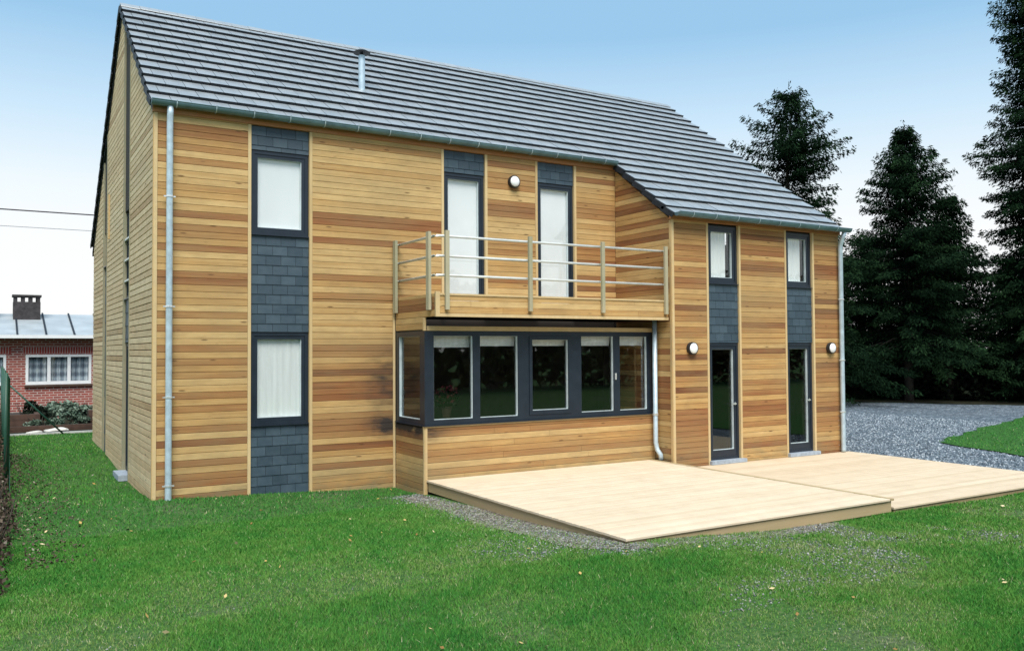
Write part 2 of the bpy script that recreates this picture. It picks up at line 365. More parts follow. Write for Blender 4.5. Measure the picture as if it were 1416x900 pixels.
def poly_sheet(name, poly, mat, dz, cell=0.25, wob=0.0, bulge=0.0):
    """A sheet that follows the ground inside a polygon; cells cut to a wobbly edge by snapping the outline."""
    import bmesh
    b = bmesh.new(); pts = []
    for i, p in enumerate(poly):
        q = poly[(i+1) % len(poly)]; n = max(1, int(math.dist(p, q)/0.4))
        for k in range(n):
            t = k/n; x = p[0]+(q[0]-p[0])*t; y = p[1]+(q[1]-p[1])*t
            if wob: x += wob*(float(vnoise(x, y, 1.3))-0.5); y += wob*(float(vnoise(y, x, 1.3))-0.5)
            pts.append((x, y))
    f = b.faces.new([b.verts.new((x, y, 0)) for x, y in pts])
    xs = [p[0] for p in pts]; ys = [p[1] for p in pts]
    for ax, lo, hi in ((0, min(xs), max(xs)), (1, min(ys), max(ys))):
        t = math.floor(lo/cell)*cell + cell
        while t < hi:
            no = (1,0,0) if ax == 0 else (0,1,0); co = (t,0,0) if ax == 0 else (0,t,0)
            bmesh.ops.bisect_plane(b, geom=b.verts[:]+b.edges[:]+b.faces[:], plane_co=co, plane_no=no); t += cell
    bmesh.ops.triangulate(b, faces=b.faces[:])
    for v in b.verts: v.co.z = float(gz(v.co.x, v.co.y)) + dz
    for f in b.faces:
        if f.normal.z < 0: f.normal_flip()
    me = bpy.data.meshes.new(name); b.to_mesh(me); b.free(); me.materials.append(mat)
    return link(name, me)
structure(poly_sheet('gravel_drive', [(13.3,-9.5),(38,-9.5),(36,0),(32.6,3.8),(32.0,4.9),(28.7,10.1),(25.5,15),(13.3,15)], MGRAV, 0.010, 1.0, 0.5))
def strip_mat():
    M_ = Mat('grey_brown_gravel', 0.9, spec=0.2)
    v = M_.n('ShaderNodeTexVoronoi'); v.inputs['Scale'].default_value = 1; M_.l(M_.pos((42, 42, 42)), v.inputs['Vector'])
    s_ = M_.n('ShaderNodeSeparateColor'); M_.l(v.outputs['Color'], s_.inputs[0])
    M_.color(M_.ramp(s_.outputs[0], ((0.1, (0.05, 0.043, 0.035)), (0.5, (0.14, 0.122, 0.10)), (0.9, (0.36, 0.33, 0.29))))); M_.bump(v.outputs['Distance'], 0.9, 0.02); return M_.m
structure(poly_sheet('gravel_strip', [(4.0,-1.22),(3.62,-1.3),(3.45,-2.2),(3.40,-4),(3.35,-5.6),(3.4,-6.4),(3.9,-6.75),(4.6,-6.8),(6.0,-6.65),(7.2,-6.45),(7.5,-6.25),(4.0,-6.25)], strip_mat(), 0.006, 0.5, 0.5))
def litter_mat():
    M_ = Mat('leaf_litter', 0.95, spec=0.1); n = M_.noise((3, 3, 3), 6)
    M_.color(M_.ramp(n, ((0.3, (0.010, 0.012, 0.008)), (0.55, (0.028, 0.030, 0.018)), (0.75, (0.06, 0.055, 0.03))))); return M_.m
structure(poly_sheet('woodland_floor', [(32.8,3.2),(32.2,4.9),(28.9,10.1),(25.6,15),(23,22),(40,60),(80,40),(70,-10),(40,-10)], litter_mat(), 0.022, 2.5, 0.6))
ISLAND = [(17.3,-1.45),(16.75,-2.9),(16.3,-4.1),(15.9,-6.0),(15.9,-9.4),(37,-9.4),(36,0.0),(32.5,2.9),(29.4,2.6),(26.2,1.25),(23,0.35),(20.8,-0.35),(18.9,-0.85)]
def island_mat():
    M_ = Mat('island_turf', 0.95, spec=0.1); n = M_.noise((14, 14, 14), 4)
    M_.color(M_.ramp(n, ((0.3, (0.022, 0.075, 0.016)), (0.6, (0.045, 0.13, 0.030)), (0.8, (0.09, 0.16, 0.05))))); M_.bump(n, 0.5, 0.02); return M_.m
structure(poly_sheet('lawn_island', ISLAND, island_mat(), 0.035, 0.8, 0.35))

# ------------------------------------------------------------------ the house
ME, MR, YR = 6.03, 8.82, 3.83; MF_, MBK = 0.729, 0.763
DW, DB, DF, XB, XW, XE = 1.684, 1.19, 1.60, 3.94, 8.80, 13.55
def zroof(y): return MR - (MF_*(YR-y) if y < YR else MBK*(y-YR))
house = thing('timber_house', 'two-storey house clad in horizontal cedar boards with dark tiled roof and balcony', 'house')
def fx(y0): return lambda u, n, z: (u, y0-n, z)                # facade seen from -y
def fy(x0): return lambda u, n, z: (x0-n, u, z)                # side seen from -x
MAIN, WING, BAYF, BALF = fx(0), fx(-DW), fx(-DB), fx(-DF)
GAB, WSIDE, BSIDE = fy(0), fy(XW), fy(XB)

# backing walls with real openings
def shell(name, fr, u0, u1, z0, z1, holes, n0, n1, mat, parent=house):
    us = sorted({u0, u1, *[h[0] for h in holes], *[h[1] for h in holes]}); us = [u for u in us if u0 <= u <= u1]
    zs = sorted({z0, z1, *[h[2] for h in holes], *[h[3] for h in holes]}); zs = [z for z in zs if z0 <= z <= z1]
    solid = lambda i, j: 0 <= i < len(us)-1 and 0 <= j < len(zs)-1 and not any(h[0] < (us[i]+us[i+1])/2 < h[1] and h[2] < (zs[j]+zs[j+1])/2 < h[3] for h in holes)
    b = MB().setframe(fr)
    for i in range(len(us)-1):
        for j in range(len(zs)-1):
            if not solid(i, j): continue
            a, c, d, e_ = us[i], us[i+1], zs[j], zs[j+1]
            for n in (n0, n1): b.add([(a,n,d),(c,n,d),(c,n,e_),(a,n,e_)], [(0,1,2,3)])
            for di, dj, q in ((-1,0,((a,d),(a,e_))),(1,0,((c,d),(c,e_))),(0,-1,((a,d),(c,d))),(0,1,((a,e_),(c,e_)))):
                if not solid(i+di, j+dj):
                    (p0, p1), (p2, p3) = q; b.add([(p0,n0,p1),(p2,n0,p3),(p2,n1,p3),(p0,n1,p1)], [(0,1,2,3)])
    return b.build(name, mat, parent)
C1 = (1.46, 2.41); D1 = (4.90, 5.75); D2 = (6.915, 7.775); W1 = (9.735, 10.545); W2 = (11.908, 12.70)
shell('wall', MAIN, 0.02, XW, -0.3, 5.95, [(C1[0]+.03,C1[1]-.03,1.10,2.54),(C1[0]+.03,C1[1]-.03,4.16,5.47),(D1[0]+.03,D1[1]-.03,3.0,5.46),(D2[0]+.03,D2[1]-.03,3.0,5.46),(4.05,8.68,0.3,2.60)], -0.30, -0.075, MMEM)
shell('wall', WING, XW+.02, XE-.02, -0.3, 4.72, [(w_[0]+.03,w_[1]-.03,0.12,2.34) for w_ in (W1, W2)]+[(w_[0]+.03,w_[1]-.03,3.58,4.60) for w_ in (W1, W2)], -0.30, -0.075, MMEM)
shell('wall', GAB, 0.076, 9.09, -0.3, 4.85, [(2.72,3.38,0.14,2.40),(2.72,3.38,3.26,4.85)], -0.30, -0.075, MMEM)
shell('wall', fx(9.09), 0.02, XE-.02, -0.3, 4.8, [], 0, 0.25, MMEM)
shell('wall', fy(XE), -DW+.08, 9.09, -0.3, 4.8, [], 0.0, 0.25, MMEM)
shell('wall', WSIDE, -DW+.08, 0.1, -0.3, 4.8, [], -0.22, -0.020, MMEM)
b = MB()                                                        # gable triangle above the eaves behind the boards
for x0, x1 in ((0.02, 0.25),):
    b.add([(x,y,z) for x in (x0, x1) for y, z in ((0.02,4.85),(9.07,4.85),(9.07,4.86),(YR,8.70),(0.02,5.92))], [(0,1,2,3,4),(9,8,7,6,5),(0,5,6,1),(1,6,7,2),(2,7,8,3),(3,8,9,4),(4,9,5,0)])
b.build('gable_wall', MMEM, house)
b = MB(); pts = [(-DW+.10,4.80),(-.01,4.80),(-.01,zroof(0)-.16),(-DW+.10,zroof(-DW)-.09)]
b.add([(x,y,z) for x in (XW+.022, XW+.20) for y, z in pts], [(0,1,2,3),(7,6,5,4),(0,4,5,1),(1,5,6,2),(2,6,7,3),(3,7,4,0)])
b.build('gable_wall', MMEM, house)
b = MB()
b.box(0.31, XE-.26, 0.31, 9.0, 0.02, 0.12).box(XW+.25, XE-.26, -DW+.31, 0.30, 0.02, 0.12).box(XB+.06, XW-.03, -DB+.1, 0.30, 0.02, 0.12)
b.box(0.31, XE-.26, 0.31, 9.0, 2.68, 2.86).box(XW+.25, XE-.26, -DW+.31, 0.30, 2.68, 2.86)
b.build('interior_floor', MINT, house)
b = MB(); b.box(0.31, XE-.26, 4.2, 4.3, 0.13, 2.67).box(0.31, XE-.26, 3.2, 3.3, 2.87, 5.6)
for x in (3.2, 9.0): b.box(x, x+.1, 0.31, 3.19, 2.87, 5.6)
b.build('interior_partition', MINT, house)

# ---- planks
G = 0.1035; PH = 0.0995; PT = 0.020
PLK = []                                                        # (frame, wallname, u0b,u1b,u0t,u1t,z,h,tone,mat,area)
def tone_of(style, row):
    r_ = rnd.random()
    if style == 'pale': return rnd.uniform(0.0, 0.34) if r_ < .62 else rnd.uniform(0.34, 0.52) if r_ < .86 else rnd.uniform(0.55, .8)
    if style == 'mixed': return rnd.uniform(0.02, 0.3) if r_ < .40 else rnd.uniform(0.3, 0.55) if r_ < .68 else rnd.uniform(0.58, 0.92)
    if style == 'warm': return rnd.uniform(0.18, 0.46) if r_ < .42 else rnd.uniform(0.46, 0.64) if r_ < .74 else rnd.uniform(0.64, 0.95)
    return rnd.uniform(0.12, 0.55) if r_ < .88 else rnd.uniform(.55, .9)
def strip(fr, u0, u1, z0, z1, style, mat, slope=None, tones=None, joints=False, n=0.0):
    row = 0; z = z0
    while z < z1-0.02:
        h = min(PH-(.008 if mat is MG else 0), z1-z); cuts = [u0, u1]
        if joints:
            for _ in range(int((u1-u0)/3.2)+ (1 if rnd.random() < .45 else 0)): cuts.append(rnd.uniform(u0+.4, u1-.4))
            cuts = sorted(cuts); cuts = [c for i, c in enumerate(cuts) if i == 0 or c-cuts[i-1] > .3]
            if cuts[-1] != u1: cuts[-1] = u1
        t0 = tones[row] if tones and row < len(tones) else tone_of(style, row)
        for a, c in zip(cuts[:-1], cuts[1:]):
            t = min(1, max(0, t0+(rnd.uniform(-.07, .07) if joints else 0)))
            if a > u0: a += 0.004
            q = [a, c, a, c]
            if slope:
                lo, hi = slope(z); lo2, hi2 = slope(z+h); q = [max(a, lo), min(c, hi), max(a, lo2), min(c, hi2)]
                if q[1]-q[0] < 0.04: continue
                if q[3]-q[2] < 0.02: q[2] = q[3] = (q[0]+q[1])/2; q[2] -= .01; q[3] += .01
            p = fr((q[0]+q[1])/2, n, z+h/2); s_ = px(p)
            nv = Vector(fr(0, 1, 0))-Vector(fr(0, 0, 0)); d = (CAM-Vector(p)).normalized()
            PLK.append([fr, q, z, h, t, mat, (q[1]-q[0])*h*s_*s_*abs(nv.dot(d)), n])
        row += 1; z += G
def plank_into(b, rec, origin=None):
    fr, (a, c, a2, c2), z, h, t, mat, _, n = rec
    prof = ((-PT, 0.0), (-0.007, 0.0), (0, 0.005), (0, h-.003), (-.003, h), (-PT, h))
    v = [(a+(a2-a)*zz/h, n+nn, z+zz) for nn, zz in prof]+[(c+(c2-c)*zz/h, n+nn, z+zz) for nn, zz in prof]
    b.setframe(fr); b.add(v, [(0,1,2,3,4,5),(11,10,9,8,7,6)]+[(i,(i+1) % 6,6+(i+1) % 6,6+i) for i in range(6)], t, 0 if mat is MW else 1)
    b.fr = None
ZB = -0.12
TA = [0.25, 0.68, 0.05, 0.66, 0.62, 0.25, 0.63, 0.04, 0.2, 0.86, 0.08, 0.56, 0.24, 0.3, 0.52, 0.3, 0.62, 0.2, 0.12, 0.45, 0.4, 0.58, 0.25, 0.6, 0.2, 0.1, 0.55, 0.12, 0.5, 0.1, 0.3, 0.2, 0.35, 0.7, 0.65, 0.15, 0.25, 0.1, 0.66, 0.3, 0.5, 0.6, 0.15, 0.68, 0.25]
strip(MAIN, 0.055, 1.405, ZB, 5.97, 'mixed', MW, tones=TA)
strip(MAIN, 2.465, XB-.045, ZB, 3.12, 'mixed', MW)
strip(MAIN, 2.465, D1[0]-.055, 3.13, 5.97, 'pale', MW)
strip(MAIN, D1[1]+.055, D2[0]-.055, 2.9, 5.97, 'pale', MW)
strip(MAIN, D2[1]+.055, XW-.003, 2.9, 5.97, 'mixed', MW)
strip(WING, XW+.055, W1[0]-.055, ZB, 4.76, 'warm', MW)
strip(WING, W1[1]+.055, W2[0]-.055, ZB, 4.76, 'warm', MW)
strip(WING, W2[1]+.055, XE-.01, ZB, 4.76, 'warm', MW)
strip(WSIDE, -DW+.055, -0.003, ZB, 5.9, 'mixed', MW, slope=lambda z: (YR-(MR-.12-z)/MF_, 9))
strip(BAYF, XB+.045, XW-.022, 0.02, 1.00, 'pale', MW, joints=True)
strip(BSIDE, -DB+.045, -.03, ZB, 1.00, 'mixed', MW)
strip(BALF, XB+.075, XW-.022, 2.855, 3.14, 'pale', MW, joints=True)
strip(BSIDE, -DB+.05, -.03, 2.60, 2.80, 'mixed', MW)
strip(BSIDE, -DF+.02, -.03, 2.805, 3.17, 'mixed', MW)
gs = lambda z: (YR-(MR-.10-z)/MF_, YR+(MR-.10-z)/MBK)
for y0, y1 in ((0.055, 2.60), (3.45, 6.15), (6.85, 9.05)):
    strip(GAB, y0, y1, ZB+.04, 8.7, 'any', MG, slope=gs, joints=True)
PLK.sort(key=lambda r_: -r_[6])
cache = {}
for rec in PLK[:298]:
    fr, q, z, h, t, mat, _, n = rec
    key = (id(fr), tuple(round(k, 3) for k in q), round(h, 4), mat.name, n)
    if key not in cache:
        b = MB(); plank_into(b, [fr, q, 0.0, h, 0.0, mat, 0, n]); b.mi = [0]*len(b.f); cache[key] = b.mesh('plank', mat)
    link('plank', cache[key], house, loc=(0, 0, z), tone=t)
b = MB()
for rec in PLK[298:]: plank_into(b, rec)
b.build('plank', [MW, MG], house, tones=True, kind='stuff')

# ---- trim boards
def trim(fr, u0, u1, z0, z1, n0=-0.03, n1=0.012, mat=MT, name='trim_board', tone=None):
    MB().setframe(fr).box(u0, u1, n0, n1, z0, z1).build(name, mat, house, tone=rnd.uniform(0, .5) if tone is None else tone)
trim(MAIN, 0.0, 0.052, ZB, 5.90); trim(GAB, 0.0, 0.052, ZB, 5.90, -0.03, 0.010)
for a, z0 in ((1.408, ZB), (2.412, ZB), (D1[0]-.052, 2.9), (D1[1]+.002, 2.9), (D2[0]-.052, 2.9), (D2[1]+.002, 2.9)): trim(MAIN, a, a+.05, z0, 5.90, -.06, .004)
trim(MAIN, XB-.043, XB-.002, ZB, 3.12, -.03, .010)
for w_ in (W1, W2):
    for a in (w_[0]-.052, w_[1]+.002): trim(WING, a, a+.05, ZB, 4.69, -.06, .004)
trim(WING, XW, XW+.052, ZB, 4.69); trim(WSIDE, -DW, -DW+.052, ZB, 4.68, -.03, .011)
trim(BAYF, XB, XB+.042, ZB, 1.002); trim(BSIDE, -DB, -DB+.042, ZB, 1.002, -.03, .010)
trim(BALF, XB+.0, XB+.072, 2.80, 3.20, -.03, .014); trim(BALF, XB+.074, XW-.022, 2.80, 2.852, -.03, .010)
trim(BSIDE, -DB, -DB+.045, 2.585, 2.798, -.03, .012)
trim(BAYF, XB+.05, XW-.03, 2.585, 2.66, -.05, -.005); trim(BALF, XB+.074, XW-.022, 3.142, 3.172, -.10, .014, tone=.2)
trim(BAYF, XB-.01, XW-.03, 1.004, 1.026, -.06, .016, tone=.5)
for y in (2.60, 3.402, 6.15, 6.80): trim(GAB, y, y+.048, ZB, zroof(y)-.14, -.06, .012, MP, tone=.8)
trim(GAB, 5.72, 5.80, 4.62, 5.55, .002, .03, tone=.4)
trim(MAIN, -.02, XW-.012, 5.905, 6.005, -.05, .022, MFB, 'fascia_board'); trim(WING, XW-.02, XE+.03, 4.695, 4.785, -.05, .022, MFB, 'fascia_board')

# ---- slates
def slates(fr, u0, u1, z0, z1, n=-0.030, H=0.158, top=None):
    b = MB().setframe(fr).box(u0, u1, n-.045, n-.016, z0, z1); b.build('slate_backing', MMEM, house)
    W_ = (u1-u0)/3.9; z = z1; k = 0
    while z > z0+0.02:
        h = min(H, z-z0); u = u0 - (W_*0.55 if k % 2 else 0)
        while u < u1-.01:
            a, c = max(u, u0)+.002, min(u+W_, u1)-.003
            if c-a > .03:
                th = rnd.uniform(0, .003); b = MB().setframe(fr)
                v = []
                for uu in (a, c):
                    v += [(uu,n-.016,z-h+.002),(uu,n+.002+th,z-h+.002),(uu,n-.006,z-.001),(uu,n-.016,z-.001)]
                b.add(v, [(0,1,2,3),(7,6,5,4),(0,4,5,1),(1,5,6,2),(2,6,7,3),(3,7,4,0)]); b.build('slate', MS, house)
            u += W_
        z -= h; k += 1
slates(MAIN, *C1, -0.12, 1.06); slates(MAIN, *C1, 2.575, 4.13); slates(MAIN, *C1, 5.51, 5.90)
for d_ in (D1, D2): slates(MAIN, *d_, 5.50, 5.90)
for w_ in (W1, W2): slates(WING, *w_, 2.375, 3.51)
slates(GAB, 2.65, 3.40, 5.52, 7.6, H=.24); slates(GAB, 2.65, 3.40, 2.44, 3.22, H=.24); slates(GAB, 6.2, 6.8, 0.1, 4.10, H=.4)

# ---- windows and doors
def curtain(fr, u0, u1, z0, z1, n, mat, win, folds=0.0, name='blind', sag=0.0):
    b = MB().setframe(fr); k = 24 if folds else 6; v = []
    for i in range(k+1):
        u = u0+(u1-u0)*i/k; d = n+folds*math.sin(i*1.9)
        v += [(u, d, z0+sag*math.sin(math.pi*i/k)), (u, d, z1), (u, d-.004, z1), (u, d-.004, z0+sag*math.sin(math.pi*i/k))]
    f = []
    for i in range(k): f += [(4*i+j, 4*i+4+j, 4*i+4+(j+1) % 4, 4*i+(j+1) % 4) for j in range(4)]
    b.add(v, f+[(0,1,2,3),(4*k+3,4*k+2,4*k+1,4*k)]); return b.build(name, mat, win)
def glazing(fr, a0, a1, c0, c1, n, win):
    MB().setframe(fr).ring(a0, a1, c0, c1, .004, .009, .009, .004, n-.02, n+.026).build('glazing_bead', MBEAD, win)
    MB().setframe(fr).box(a0+.008, a1-.008, n-.016, n-.010, c0+.008, c1-.008).build('pane', MGL, win)
def window(fr, u0, u1, z0, z1, n=-.045, fw=.055, sw=.055, sill=True, name='window', botw=None):
    w_ = MB().setframe(fr).ring(u0+.004, u1-.004, z0, z1, fw, fw, fw, fw, n-.09, n).build(name, MF, house)
    a0, a1, c0, c1 = u0+fw+.006, u1-fw-.006, z0+fw+.002, z1-fw-.002; bw = botw or sw
    MB().setframe(fr).ring(a0, a1, c0, c1, sw, sw, bw, sw, n-.08, n-.012).build('sash', MF, w_)
    glazing(fr, a0+sw, a1-sw, c0+bw, c1-sw, n-.05, w_)
    if sill: MB().setframe(fr).box(u0+.006, u1-.006, n-.05, n+.05, z0-.018, z0-.002).build('window_sill', MF, w_)
    return w_, (a0+sw, a1-sw, c0+bw, c1-sw)
w_, r_ = window(MAIN, *C1, 1.085, 2.57); curtain(MAIN, r_[0]-.01, r_[1]+.01, r_[2]-.01, r_[3]+.02, -.126, MCURT, w_, .003, 'curtain')
w_, r_ = window(MAIN, *C1, 4.15, 5.505); curtain(MAIN, r_[0]-.01, r_[1]+.01, r_[2]-.01, r_[3]+.02, -.128, MBLIND, w_)
for d_ in (D1, D2):
    w_, r_ = window(MAIN, *d_, 2.96, 5.49, sill=False, name='balcony_door', sw=.05, fw=.05); curtain(MAIN, r_[0]-.01, r_[1]+.01, r_[2]-.01, r_[3]+.02, -.128, MBLIND, w_)
for w0 in (W1, W2):
    w_, r_ = window(WING, *w0, 3.53, 4.655, sw=.06); wd = r_[1]-r_[0]
    curtain(WING, r_[0]-.01, r_[1]-wd*.22, r_[2]-.02, r_[3]+.01, -.126, MCURT, w_, .004, 'curtain')
for i, w0 in enumerate((W1, W2)):
    w_, r_ = window(WING, *w0, 0.115, 2.365, sill=False, name='glazed_door', fw=.05, sw=.065, botw=.13)
    b = MB().setframe(WING); zc = 1.18; a = r_[1]+.030
    b.box(a-.010, a+.010, -.059, -.052, zc-.028, zc+.028); b.box(a-.10, a+.010, -.036, -.020, zc-.010, zc+.010); b.box(a-.008, a+.008, -.052, -.036, zc-.0095, zc+.0095)
    b.build('door_handle', MST, w_)
    MB().setframe(WING).box(w0[0]-.03, w0[1]+.09, -.07, .075, .045, .112).build('door_sill', MSILL, house)
# gable slot glazing
w_, r_ = window(GAB, 2.65, 3.40, 3.24, 5.50, name='window'); 
for k in range(3): MB().setframe(GAB).box(2.66, 3.39, -.044, -.005, 3.55+k*.38, 3.58+k*.38).build('guard_bar', MRAIL, w_)
w_, r_ = window(GAB, 2.65, 3.40, 0.13, 2.42, sill=False, name='glazed_door')
MB().setframe(GAB).box(2.66, 3.44, -.06, .16, .0, .10).build('door_sill', MSILL, house)
window(GAB, 6.2, 6.8, 4.12, 5.42)
slates(GAB, 6.2, 6.8, 5.44, 6.7, H=.3)

# ---- bay window: corner frame with five front lights and one side light
bay = MB().setframe(BAYF)
FR0, FR1, ZS, ZT = XB+.004, XW-.03, 1.045, 2.578
bay.box(FR0, FR1, -.10, -.006, ZS, 1.125).box(FR0, FR1, -.10, -.006, 2.50, ZT)
for a, c in ((FR0, 4.11), (4.835, 4.975), (5.72, 5.95), (6.84, 7.07), (7.80, 7.95), (8.60, FR1)): bay.box(a, c, -.098, -.008, 1.125, 2.50)
bay.setframe(BSIDE)
bay.box(-DB+.10, -.032, -.10, -.006, ZS, 1.125).box(-DB+.10, -.032, -.10, -.006, 2.50, ZT)
for a, c in ((-DB+.104, -DB+.20), (-.13, -.032)): bay.box(a, c, -.098, -.008, 1.125, 2.50)
bay = bay.build('bay_window', MF, house)
MB().setframe(BAYF).box(FR0-.02, FR1, -.08, .035, 1.028, 1.043).build('window_sill', MF, bay)
MB().setframe(BSIDE).box(-DB+.08, -.03, -.08, .025, 1.028, 1.043).build('window_sill', MF, bay)
for i, (a, c, sash) in enumerate(((4.11, 4.835, 0), (4.975, 5.72, 0), (5.95, 6.84, 1), (7.07, 7.80, 0), (7.95, 8.60, 0))):
    if sash:
        MB().setframe(BAYF).ring(a+.003, c-.003, 1.128, 2.497, .06, .06, .075, .06, -.085, .004).build('sash', MF, bay); a += .06; c -= .06; z0, z1 = 1.203, 2.437
    else: z0, z1 = 1.127, 2.498
    glazing(BAYF, a+.002, c-.002, z0, z1, -.045, bay)
    if i == 3: MB().setframe(BAYF).box(c+.03, c+.06, -.007, .010, 1.7, 1.82).build('window_handle', MST, bay)
    # folded white blind hanging at the head
    b = MB().setframe(BAYF)
    for k in range(3): b.box(a+.02, c+.02, -.175+.012*k, -.165+.012*k, 2.33+.045*k-(.02 if i == 0 else 0), 2.50)
    b.build('blind', MCURT, bay)
glazing(BSIDE, -DB+.202, -.132, 1.127, 2.498, -.045, bay)
shell('wall', BAYF, XB+.045, XW-.03, -0.3, 1.02, [], -.14, -.022, MMEM); shell('wall', BSIDE, -DB+.15, -.03, -0.3, 1.02, [], -.14, -.022, MMEM)
MB().box(XB+.03, XW-.03, -DB+.03, 0.02, 2.59, 2.665).build('bay_ceiling', MINT, house)

# ---- balcony: floor, posts, rails
balc = MB().box(XB+.03, XW-.025, -DF+.03, -.06, 2.81, 2.90).build('balcony', MMEM, house)
MB().box(XB+.035, XW-.03, -DF+.035, -.06, 2.902, 2.93).build('balcony_floor', MDE, balc)
def post(cx, cy, z0, z1, sx, sy):
    MB().box(cx-sx/2, cx+sx/2, cy-sy/2, cy+sy/2, z0, z1).build('railing_post', MP, balc, tone=rnd.uniform(0, .6))
yo = -DF-.012-.026
for xx in (4.13, 5.70, 7.23, 8.70): post(xx, yo, 2.91, 4.175, .066, .048)
for yy in (-.10, -DF+.17): post(XB-.012-.026, yy, 2.91, 4.165, .048, .10)
for zz in (4.095, 3.775, 3.465):
    yi = -DF+.06; xi = XB+.06
    MB().tube([(xi-.02, -.02, zz), (xi-.02, yi+.07, zz), (xi+.002, yi+.02, zz), (xi+.05, yi, zz), (XW-.03, yi, zz)], .022, 10).build('rail', MRAIL, balc, smooth=True)
    for xx in (4.13, 5.70, 7.23, 8.70): MB().tube([(xx, yo+.024, zz), (xx, yi-.012, zz)], .012, 8).build('rail_bracket', MRAIL, balc, smooth=True)
    for yy in (-.10, -DF+.17): MB().tube([(XB-.012, yy, zz), (xi-.035, yy, zz)], .012, 8).build('rail_bracket', MRAIL, balc, smooth=True)

# ---- roof
A = math.atan(MF_); CA, SA = math.cos(A), math.sin(A); AB = math.atan(MBK); GA = 0.37
X0, X1, XV = -0.05, 13.62, 8.75
roof = MB()
def slab(xa, xb, ya, yb, t=.10, o=.035):
    v = [(x, y, zroof(y)-o-d) for x in (xa, xb) for y in (ya, yb) for d in (0, t)]
    roof.add(v, ((0,1,3,2),(4,6,7,5),(0,4,5,1),(2,3,7,6),(0,2,6,4),(1,5,7,3)))
slab(X0+.03, X1-.03, .025, YR, .09); slab(XV+.03, X1-.03, -DW+.03, .024, .06); slab(X0+.03, X1-.03, YR+.001, 9.2)
roof = roof.build('roof', MVERGE_TAILSHADE, house)
def tile_geo(b, wdt, head=.43, th=.034, tone=0.0, o=(0,0,0), back=False, mi=0):
    # local: tail at o on the roof line, head up the slope; sides and tail are real thickness, with course shade painted on in near-black
    ca, sa = (CA, SA) if not back else (-math.cos(AB), math.sin(AB))
    v = []
    for x in (0.0035, wdt-.0035):
        for s_, h in ((0.10, .010), (0.004, .026), (.0, .088), (head, th), (head, .0)):
            v.append((o[0]+x, o[1]+ca*s_-(sa*h if not back else -sa*h), o[2]+sa*s_+abs(ca)*h))
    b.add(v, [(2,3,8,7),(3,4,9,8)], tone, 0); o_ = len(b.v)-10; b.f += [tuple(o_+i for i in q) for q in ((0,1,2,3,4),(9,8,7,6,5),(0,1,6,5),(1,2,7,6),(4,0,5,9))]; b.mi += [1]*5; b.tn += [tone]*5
TW = 0.2975; TILES = []
for k in range(1, 20):
    s_ = k*GA if k < 19 else 18.8*GA; y = YR-s_*CA; z = MR-s_*SA; xs = X0 if k <= 13 else XV
    x = xs; first = True
    half = (k % 2 == 0)
    while x < X1-.02:
        wd = TW/2 if (first and half) else TW
        wd = min(wd, X1-x); first = False
        p = Vector((x+wd/2, y, z)); q = px(p); TILES.append((q*q*wd, wd, x, y, z)); x += wd
TILES.sort(key=lambda t: -t[0]); tcache = {}
rest = MB()
for i, (_, wd, x, y, z) in enumerate(TILES):
    lift = rnd.uniform(0, .005); tone = min(1, max(0, rnd.gauss(.5, .25)))
    if i < 298:
        key = round(wd, 3)
        if key not in tcache: bb = MB(); tile_geo(bb, wd); tcache[key] = bb.mesh('roof_tile', [MTILE, MVERGE_TAILSHADE])
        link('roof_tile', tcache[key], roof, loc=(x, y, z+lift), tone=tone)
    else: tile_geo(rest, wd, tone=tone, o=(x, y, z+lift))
for k in range(1, 19):
    s_ = k*GA
    if s_*math.cos(AB) > 5.5: break
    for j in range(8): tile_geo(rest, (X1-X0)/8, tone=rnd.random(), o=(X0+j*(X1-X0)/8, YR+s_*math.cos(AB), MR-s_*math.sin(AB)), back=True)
rest.build('roof_tile', [MTILE, MVERGE_TAILSHADE], roof, tones=True, kind='stuff')
def verge(x, s1, back=False):                                    # hanging flange of each verge tile
    ca, sa = (CA, SA) if not back else (-math.cos(AB), math.sin(AB)); b = MB(); v = []
    for xx in (x-.022, x-.001):
        for s_, h in ((s1-.004, -.012), (s1+.001, .086), (s1-.368, .032), (s1-.368, -.072)):
            v.append((xx, YR-ca*s_-(sa*h if not back else -sa*h), MR-sa*s_+abs(ca)*h))
    b.add(v, [(0,1,2,3),(7,6,5,4)]+[(i,(i+1) % 4,4+(i+1) % 4,4+i) for i in range(4)]); b.build('verge_tile', MVERGE_TAILSHADE, roof)
for k in range(1, 14): verge(X0, k*GA)
for k in range(14, 20): verge(XV, k*GA if k < 19 else 18.8*GA)
for k in range(1, 19):
    if k*GA*math.cos(AB) > 5.5: break
    verge(X0, k*GA, True)
nr = 40; rme = None
for k in range(nr):
    if rme is None:
        b = MB(); wd = (X1-X0)/nr; v = []
        for x in (0, wd-.004):
            for yy, zz in ((-.155, -.070), (-.150, -.050), (0, .050), (.150, -.055), (.155, -.078), (0, .020)): v.append((x, yy, zz))
        b.add(v, [(0,1,2,5),(5,2,3,4),(11,8,7,6),(10,9,8,11),(0,6,7,1),(1,7,8,2),(2,8,9,3),(3,9,10,4),(4,10,11,5),(5,11,6,0)])
        b.tn = [0]*len(b.f); rme = b.mesh('ridge_tile', MTILE)
    link('ridge_tile', rme, roof, loc=(X0+k*(X1-X0)/nr, YR, MR+.045+rnd.uniform(0, .006)), tone=rnd.uniform(.5, 1))
